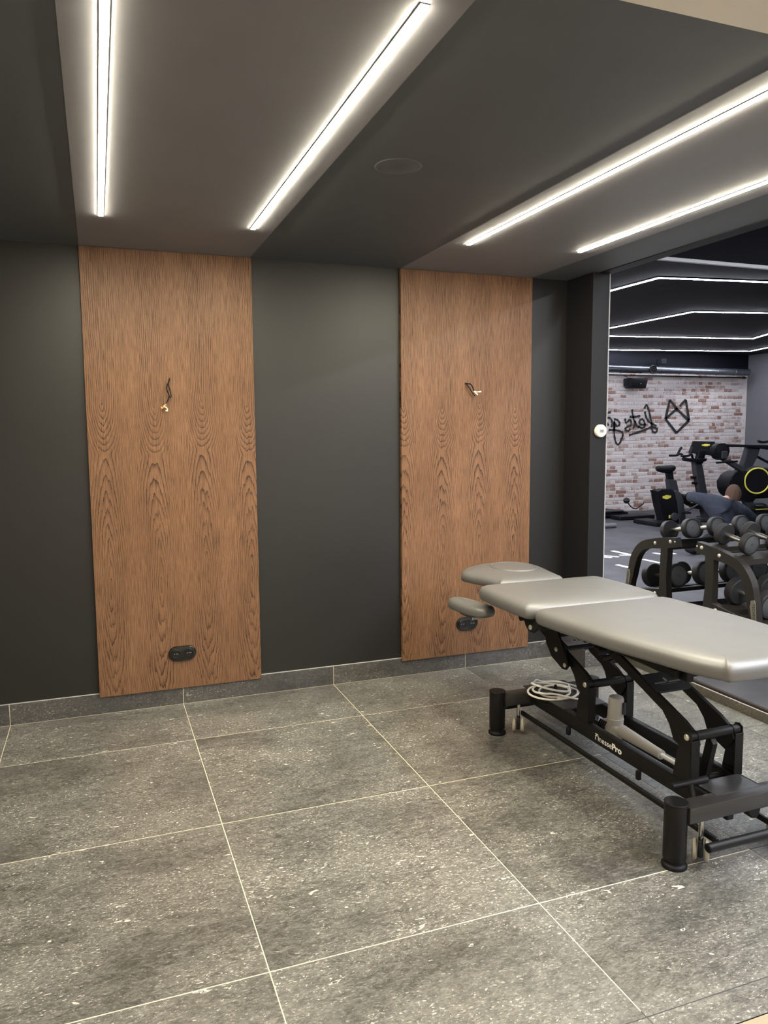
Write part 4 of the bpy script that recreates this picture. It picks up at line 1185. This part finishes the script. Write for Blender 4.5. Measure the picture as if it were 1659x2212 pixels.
for s in (-1, 1):
    obj('handlebar', tube(NB(), catmull([(9.30, YK + s * .03, 1.06), (9.19, YK + s * .09, 1.09), (9.145, YK + s * .11, 1.15), (9.05, YK + s * .13, 1.130), (8.93, YK + s * .13, 1.130)], 6), .018, 10), M['black'], bk, virt=True, smooth=True)
    obj('handlebar', tube(NB(), catmull([(9.09, YK + s * .13, 1.14), (9.12, YK + s * .13, 1.20), (9.155, YK + s * .12, 1.258)], 5), .019, 10), M['black'], bk, virt=True, smooth=True)
    obj('crank_arm', cyl(NB(), (9.30, YK + s * .115, .36), (9.05 if s < 0 else 9.55, YK + s * .13, .26 if s < 0 else .44), .016, 10), M['gun'], bk, virt=True, smooth=True)
    obj('pedal', box(NB(), ((8.98 if s < 0 else 9.50), YK + s * .17 - .045, (.235 if s < 0 else .43)), ((9.09 if s < 0 else 9.61), YK + s * .17 + .045, (.265 if s < 0 else .46)), .006), M['black'], bk, virt=True)
obj('base_foot', box(NB(), (8.385, YK - .28, HP), (8.68, YK + .28, .140), .015, 2), M['black'], bk, virt=True, smooth=True)
obj('base_foot', box(NB(), (9.62, YK - .26, HP), (9.85, YK + .26, .130), .015, 2), M['black'], bk, virt=True, smooth=True)
obj('base_beam', box(NB(), (8.6, YK - .06, .078), (9.75, YK + .06, .135), .01), M['gun'], bk, virt=True)
obj('roller', lathe(NB(), (8.80, YK - .16, .20), (0, -1, 0), [(0, .06), (.04, .06), (.045, .02)], 18), M['gun'], bk, virt=True, smooth=True)
obj('badge', box(NB(), (8.735, YK - .128, .17), (8.765, YK - .121, .22), .002), M['yellow'], bk, virt=True)

# ski / row machine with yellow-ringed drum -------------------------------
YR = 4.9
rm = thing('cardio_machine', 'black cardio machine with yellow-ringed drum to the right of the exercise bike', 'exercise machine', V((10.1, YR, HP)))
dr = obj('drum', lathe(NB(), (10.175, YR - .12, .728), (.35, 1, 0.02), [(0, .175), (.004, .205), (.03, .222), (.28, .225), (.32, .205), (.325, .01)], 40), M['gun'], rm, virt=True, smooth=True)
dn = Vector((.35, 1, .02)).normalized()
obj('drum_face', lathe(NB(), Vector((10.175, YR - .12, .728)) - dn * .004, dn, [(0, .19), (.005, .19)], 40), M['black'], dr, virt=True)
bm = NB()
_, u_, v_ = frame_from(dn)
tube(bm, [Vector((10.175, YR - .12, .728)) - dn * .006 + (u_ * math.cos(a) + v_ * math.sin(a)) * .198 for a in [2 * math.pi * k / 40 for k in range(40)]], .0125, 8, True)
obj('yellow_ring', bm, M['yellow'], dr, virt=True, smooth=True)
obj('drum_guard', pxz(NB(), smooth_poly([(9.94, .88), (9.80, .85), (9.70, .77), (9.67, .64), (9.75, .52), (9.95, .42), (10.2, .40), (10.25, .6), (10.1, .85)], 4), YR - .06, YR + .20, .02), M['black'], rm, virt=True, smooth=True)
obj('housing', box(NB(), (10.20, YR + .05, .42), (10.95, YR + .40, .90), .04, 3), M['black'], rm, virt=True, smooth=True)
obj('top_beam', pxz(NB(), [(9.62, 1.308), (10.60, 1.275), (10.60, 1.195), (10.20, 1.245), (9.64, 1.262)], YR - .04, YR + .06, .012), M['black'], rm, virt=True)
obj('head_unit', pxz(NB(), smooth_poly([(9.385, 1.19), (9.41, 1.28), (9.50, 1.318), (9.63, 1.31), (9.68, 1.24), (9.685, 1.14), (9.62, 1.07), (9.52, 1.065), (9.42, 1.11)], 4), YR - .03, YR + .07, .02), M['black'], rm, virt=True, smooth=True)
obj('clamp', box(NB(), (9.52, YR - .05, 1.08), (9.64, YR - .025, 1.20), .01), M['gun'], rm, virt=True)
obj('support_post', pxz(NB(), [(10.10, 1.254), (10.345, 1.23), (10.30, 1.10), (10.172, .90), (9.98, .90)], YR + .0, YR + .10, .015), M['gun'], rm, virt=True)
obj('lever_arm', pxz(NB(), [(9.553, 1.062), (9.691, 1.082), (10.06, .90), (10.02, .83)], YR - .04, YR + .03, .012), M['gun'], rm, virt=True)
obj('handle', cyl(NB(), (9.365, YR - .10, 1.027), (9.858, YR - .02, 1.036), .016, 10, .004), M['black'], rm, virt=True, smooth=True)
obj('handle', tube(NB(), catmull([(10.26, YR - .02, 1.345), (10.40, YR - .03, 1.33), (10.7, YR - .05, 1.40)], 5), .02, 10), M['black'], rm, virt=True, smooth=True)
obj('handle', tube(NB(), [(10.28, YR, 1.10), (10.62, YR, .96)], .02, 10), M['black'], rm, virt=True, smooth=True)
obj('front_leg', pxz(NB(), [(9.93, .56), (10.117, .52), (10.42, HP), (10.24, HP)], YR - .05, YR + .05, .012), M['gun'], rm, virt=True)
obj('seat', box(NB(), (10.15, YR - .13, .255), (10.60, YR + .13, .30), .015, 2), M['black'], rm, virt=True, smooth=True)
obj('accent_line', box(NB(), (10.16, YR - .135, .268), (10.50, YR - .130, .282), .001), M['yellow'], rm, virt=True)
obj('monorail', box(NB(), (9.75, YR - .05, .16), (11.2, YR + .05, .235), .01), M['gun'], rm, virt=True)
obj('base', box(NB(), (9.9, YR - .22, HP), (11.1, YR + .22, .12), .015, 2), M['black'], rm, virt=True)
obj('hand_rest', tube(NB(), catmull([(10.14, YR - .1, .36), (10.30, YR - .1, .36), (10.40, YR - .1, .33), (10.42, YR - .1, .27)], 5), .016, 8), M['gun'], rm, virt=True, smooth=True)

# balance ball stand behind the bike
t = thing('ball_stand', 'small black ball on a bent wire behind the exercise bike', 'gym equipment', V((8.75, 5.95, HP)))
obj('ball', lathe(NB(), (8.62, 5.95, .33), (0, 0, 1), [(0, .003), (.008, .028), (.025, .046), (.05, .055), (.075, .046), (.092, .028), (.1, .003)], 20), M['rubber'], t, virt=True, smooth=True)
obj('wire', tube(NB(), catmull([(8.65, 5.95, .34), (8.72, 5.95, .27), (8.82, 5.95, .24), (8.97, 5.95, .32)], 5), .01, 8), M['black'], t, virt=True, smooth=True)
obj('base', box(NB(), (8.40, 5.82, HP), (9.10, 6.08, .14), .01), M['black'], t, virt=True)

# treadmill end and roller at the left edge of the mirror
t = thing('treadmill', 'black treadmill deck lying before the brick wall, at the left edge of the reflection', 'treadmill', V((8.2, 6.45, HP)))
obj('deck', pxz(NB(), [(7.2, .09), (8.78, .09), (8.83, .12), (8.80, .165), (8.70, .185), (7.2, .19)], 6.14, 6.86, .012), M['black'], t, virt=True, smooth=True)
obj('running_belt', box(NB(), (7.2, 6.24, .1885), (8.66, 6.76, .1945), .002), M['rubber'], t, virt=True)
for yy in (6.16, 6.84):
    obj('side_rail', box(NB(), (7.2, yy - .045, .176), (8.70, yy + .045, .205), .006), M['gun'], t, virt=True)
for yy in (6.22, 6.78):
    obj('foot', lathe(NB(), (8.74, yy, HP), (0, 0, 1), [(0, .03), (.02, .03), (.03, .02)], 14), M['steel'], t, virt=True, smooth=True)
o = obj('foam_roller', cyl(NB(), (7.15, 5.12, HP + .036), (7.765, 5.10, HP + .036), .036, 20, .006), M['gym_grey'], virt=True, smooth=True)
tag(o, 'grey roller lying on the black rubber gym floor', 'foam roller')


# ------------------------------------------------------------------ person bending forward in the gym
def skin_mesh(name, nodes, edges, mt, parent, levels=2, virt=True):
    """nodes: (point, radius); edges: index pairs; grown with a skin modifier and baked to a mesh"""
    me = bpy.data.meshes.new(name)
    P = [V(p) if virt else Vector(p) for p, r in nodes]
    me.from_pydata([tuple(p) for p in P], edges, [])
    o = bpy.data.objects.new(name, me); COL.objects.link(o)
    sk = o.modifiers.new('skin', 'SKIN'); sk.use_smooth_shade = True
    lay = me.skin_vertices[0].data
    for i, (p, r) in enumerate(nodes):
        lay[i].radius = r if isinstance(r, tuple) else (r, r)
    lay[0].use_root = True
    sb = o.modifiers.new('sub', 'SUBSURF'); sb.levels = levels; sb.render_levels = levels
    dg = bpy.context.evaluated_depsgraph_get()
    m2 = bpy.data.meshes.new_from_object(o.evaluated_get(dg))
    o.modifiers.clear(); o.data = m2; bpy.data.meshes.remove(me)
    m2.materials.clear(); m2.materials.append(mt)
    m2.polygons.foreach_set('use_smooth', [True] * len(m2.polygons))
    pw = Vector((0, 0, 0)); p = parent
    while p is not None:
        pw = pw + p.location; p = p.parent
    for v in m2.vertices: v.co -= pw
    o.parent = parent
    return o


ER = Vector((.707, -.707, 0)); EF = Vector((.707, .707, 0)); PC = Vector((7.66, 2.92, 0))


def PP(a, f, z):                                # sideways, forwards, height of the seated person
    return PC + ER * a + EF * f + Vector((0, 0, z))


pr_ = thing('person', 'person in a navy shirt sitting on the gym floor behind the rack, back turned', 'person', V(PP(.1, 0, HP)))
nd = [(PP(.10, -.05, .205), .085), (PP(.08, -.04, .36), .085), (PP(.02, -.02, .52), .090), (PP(-.02, .02, .61), .080), (PP(.04, .10, .665), .052), (PP(.09, .14, .70), .050),
      (PP(-.20, .02, .670), .045), (PP(-.385, .12, .700), .038), (PP(-.16, .36, .585), .032), (PP(-.08, .405, .540), .027),
      (PP(.21, .02, .555), .045), (PP(.36, .16, .430), .038), (PP(.19, .37, .490), .032), (PP(.13, .41, .500), .027),
      (PP(.00, .05, .185), .060), ((7.42, 2.86, .215), .045), ((7.15, 2.73, .118), .036), ((7.05, 2.69, .105), .032),
      (PP(.17, .06, .185), .060), (PP(.07, .46, .430), .045), (PP(.11, .62, .150), .036), (PP(.11, .64, .110), .032)]
ed = [(0, 1), (1, 2), (2, 3), (3, 4), (4, 5), (3, 6), (6, 7), (7, 8), (8, 9), (3, 10), (10, 11), (11, 12), (12, 13), (0, 14), (14, 15), (15, 16), (16, 17), (0, 18), (18, 19), (19, 20), (20, 21)]
body = skin_mesh('body', nd, ed, M['skin'], pr_)
nd = [(PP(.10, -.05, .215), .150), (PP(.08, -.04, .36), .138), (PP(.02, -.02, .50), .160), (PP(-.02, .02, .600), .140), (PP(.03, .085, .640), .085),
      (PP(-.20, .02, .675), .085), (PP(-.385, .11, .700), .070), (PP(-.24, .29, .640), .058),
      (PP(.21, .02, .560), .090), (PP(.365, .15, .430), .072), (PP(.25, .31, .475), .058)]
skin_mesh('shirt', nd, [(0, 1), (1, 2), (2, 3), (3, 4), (3, 5), (5, 6), (6, 7), (3, 8), (8, 9), (9, 10)], M['shirt'], pr_)
nd = [(PP(.10, -.06, .255), .130), (PP(.10, -.04, .190), .140), (PP(.00, .05, .190), .105), ((7.42, 2.86, .215), .075), ((7.24, 2.775, .150), .060), ((7.12, 2.72, .118), .052),
      (PP(.17, .06, .190), .105), (PP(.07, .46, .430), .075), (PP(.10, .57, .250), .062), (PP(.11, .62, .160), .054)]
skin_mesh('trousers', nd, [(0, 1), (1, 2), (2, 3), (3, 4), (4, 5), (1, 6), (6, 7), (7, 8), (8, 9)], M['trousers'], pr_)
skin_mesh('shoe', [((7.075, 2.70, .112), .042), ((7.03, 2.675, .112), .044), ((6.985, 2.72, .130), .040), ((6.965, 2.75, .150), .030)], [(0, 1), (1, 2), (2, 3)], M['trousers'], pr_)
skin_mesh('shoe', [(PP(.11, .60, .115), .042), (PP(.11, .66, .112), .042), (PP(.11, .77, .104), .036), (PP(.11, .83, .100), .028)], [(0, 1), (1, 2), (2, 3)], M['trousers'], pr_)


def hand(o, d, n, s):
    """palm and five separate fingers; d towards the fingers, n out of the palm, s the thumb's side"""
    o = Vector(o); d = Vector(d).normalized(); l = d.cross(Vector(n)).normalized(); n = l.cross(d).normalized()
    W = lambda a, b, c: o + d * a + l * b + n * c
    nd = [(W(-.03, 0, 0), .026), (W(.02, 0, 0), .030), (W(.055, 0, .002), .031)]; ed = [(0, 1), (1, 2)]
    for dy, ln in ((-.031, .060), (-.011, .074), (.010, .070), (.029, .054)):
        i0 = len(nd)
        nd += [(W(.078, dy * .85, .004), .0105), (W(.078 + ln * .45, dy, .012), .0092), (W(.078 + ln * .80, dy * 1.05, .032), .0080)]
        ed += [(2, i0), (i0, i0 + 1), (i0 + 1, i0 + 2)]
    i0 = len(nd)
    nd += [(W(.020, s * .036, .006), .012), (W(.048, s * .058, .016), .0102), (W(.072, s * .062, .030), .0085)]
    ed += [(1, i0), (i0, i0 + 1), (i0 + 1, i0 + 2)]
    skin_mesh('hand', nd, ed, M['skin'], pr_, 1)


hand(PP(-.075, .41, .535), ER * .8 + EF * .55 + Vector((0, 0, -.25)), (0, 0, -1), -1)
hand(PP(.135, .415, .500), ER * -.6 + EF * .75 + Vector((0, 0, .05)), (0, 0, -1), 1)


# head with face, ears and hair
def head_at(c, fwd_, up_):
    c = Vector(c); f = Vector(fwd_).normalized(); r = f.cross(Vector(up_)).normalized(); u = r.cross(f).normalized()
    W = lambda a, b, d: c + r * a + f * b + u * d      # right, forward, up
    bm = NB(); rings = []
    sec = [(-.118, .030, .035, .055), (-.105, .046, .055, .035), (-.080, .058, .075, .015), (-.045, .067, .086, .004), (0, .072, .094, 0), (.045, .074, .098, -.006), (.080, .066, .088, -.010), (.105, .046, .062, -.012), (.118, .020, .028, -.012)]
    for z, a, b, off in sec:
        ring = []
        for k in range(24):
            th = 2 * math.pi * k / 24
            x = a * math.sin(th); y = b * math.cos(th) + off
            if abs(math.sin(th)) < .27 and math.cos(th) > 0:
                y += {-.045: .016, 0: .012, -.08: .004}.get(z, 0) * (1 - abs(math.sin(th)) / .27)      # nose, lips
            if .2 < abs(math.sin(th)) < .62 and math.cos(th) > 0 and z == 0: y -= .008                    # eye hollows
            ring.append(bm.verts.new(W(x, y, z)))
        rings.append(ring)
    for a, b in zip(rings, rings[1:]):
        for k in range(24): bm.faces.new((a[k], a[(k + 1) % 24], b[(k + 1) % 24], b[k]))
    bm.faces.new(rings[0]); bm.faces.new(rings[-1])
    hd = obj('head', bm, M['skin'], pr_, virt=True, smooth=True, angle=80)
    for s in (-1, 1):
        obj('eye', lathe(NB(), W(s * .031, .076, .002), f, [(0, .012), (.006, .010), (.010, .004), (.0105, .001)], 12), M['eye'], hd, virt=True, smooth=True)
        bm = NB(); pts = [W(s * (.070 + .010 * math.sin(a)), -.012 + .020 * math.cos(a), -.012 + .032 * math.sin(a)) for a in [2 * math.pi * k / 14 for k in range(14)]]
        tube(bm, pts, .007, 8, True)
        cpt = bm.verts.new(W(s * .068, -.012, -.012))
        obj('ear', bm, M['skin'], hd, virt=True, smooth=True)
    bm = NB(); tube(bm, catmull([W(-.022, .088, -.068), W(0, .098, -.066), W(.022, .088, -.068)], 5), .004, 8); obj('mouth', bm, M['copper'], hd, virt=True, smooth=True)
    # hair cap
    bm = NB(); rings = []
    for j in range(9):
        ph = math.pi * .5 * j / 8
        ring = []
        for k in range(28):
            th = 2 * math.pi * k / 28
            low = -.020 if math.cos(th) > .35 else (-.035 if abs(math.sin(th)) > .75 else -.095)
            low = .050 if math.cos(th) > .5 else low
            z = low + (.134 - low) * math.sin(ph)
            rr_ = math.sqrt(max(0.0, 1 - (z / .1345) ** 2)) if z > 0 else 1 - .25 * (z / .12) ** 2
            wob = 1 + .035 * math.sin(9 * th + j)
            ring.append(bm.verts.new(W(.091 * rr_ * wob * math.sin(th), .115 * rr_ * wob * math.cos(th) - .010, z)))
        rings.append(ring)
    for a, b in zip(rings, rings[1:]):
        for k in range(28): bm.faces.new((a[k], a[(k + 1) % 28], b[(k + 1) % 28], b[k]))
    bm.faces.new(rings[-1])
    obj('hair', bm, M['hair'], hd, virt=True, smooth=True, angle=80)


head_at(PP(.125, .19, .725), EF * .93 - ER * .30 + Vector((0, 0, -.35)), EF * .35 + Vector((0, 0, .93)))
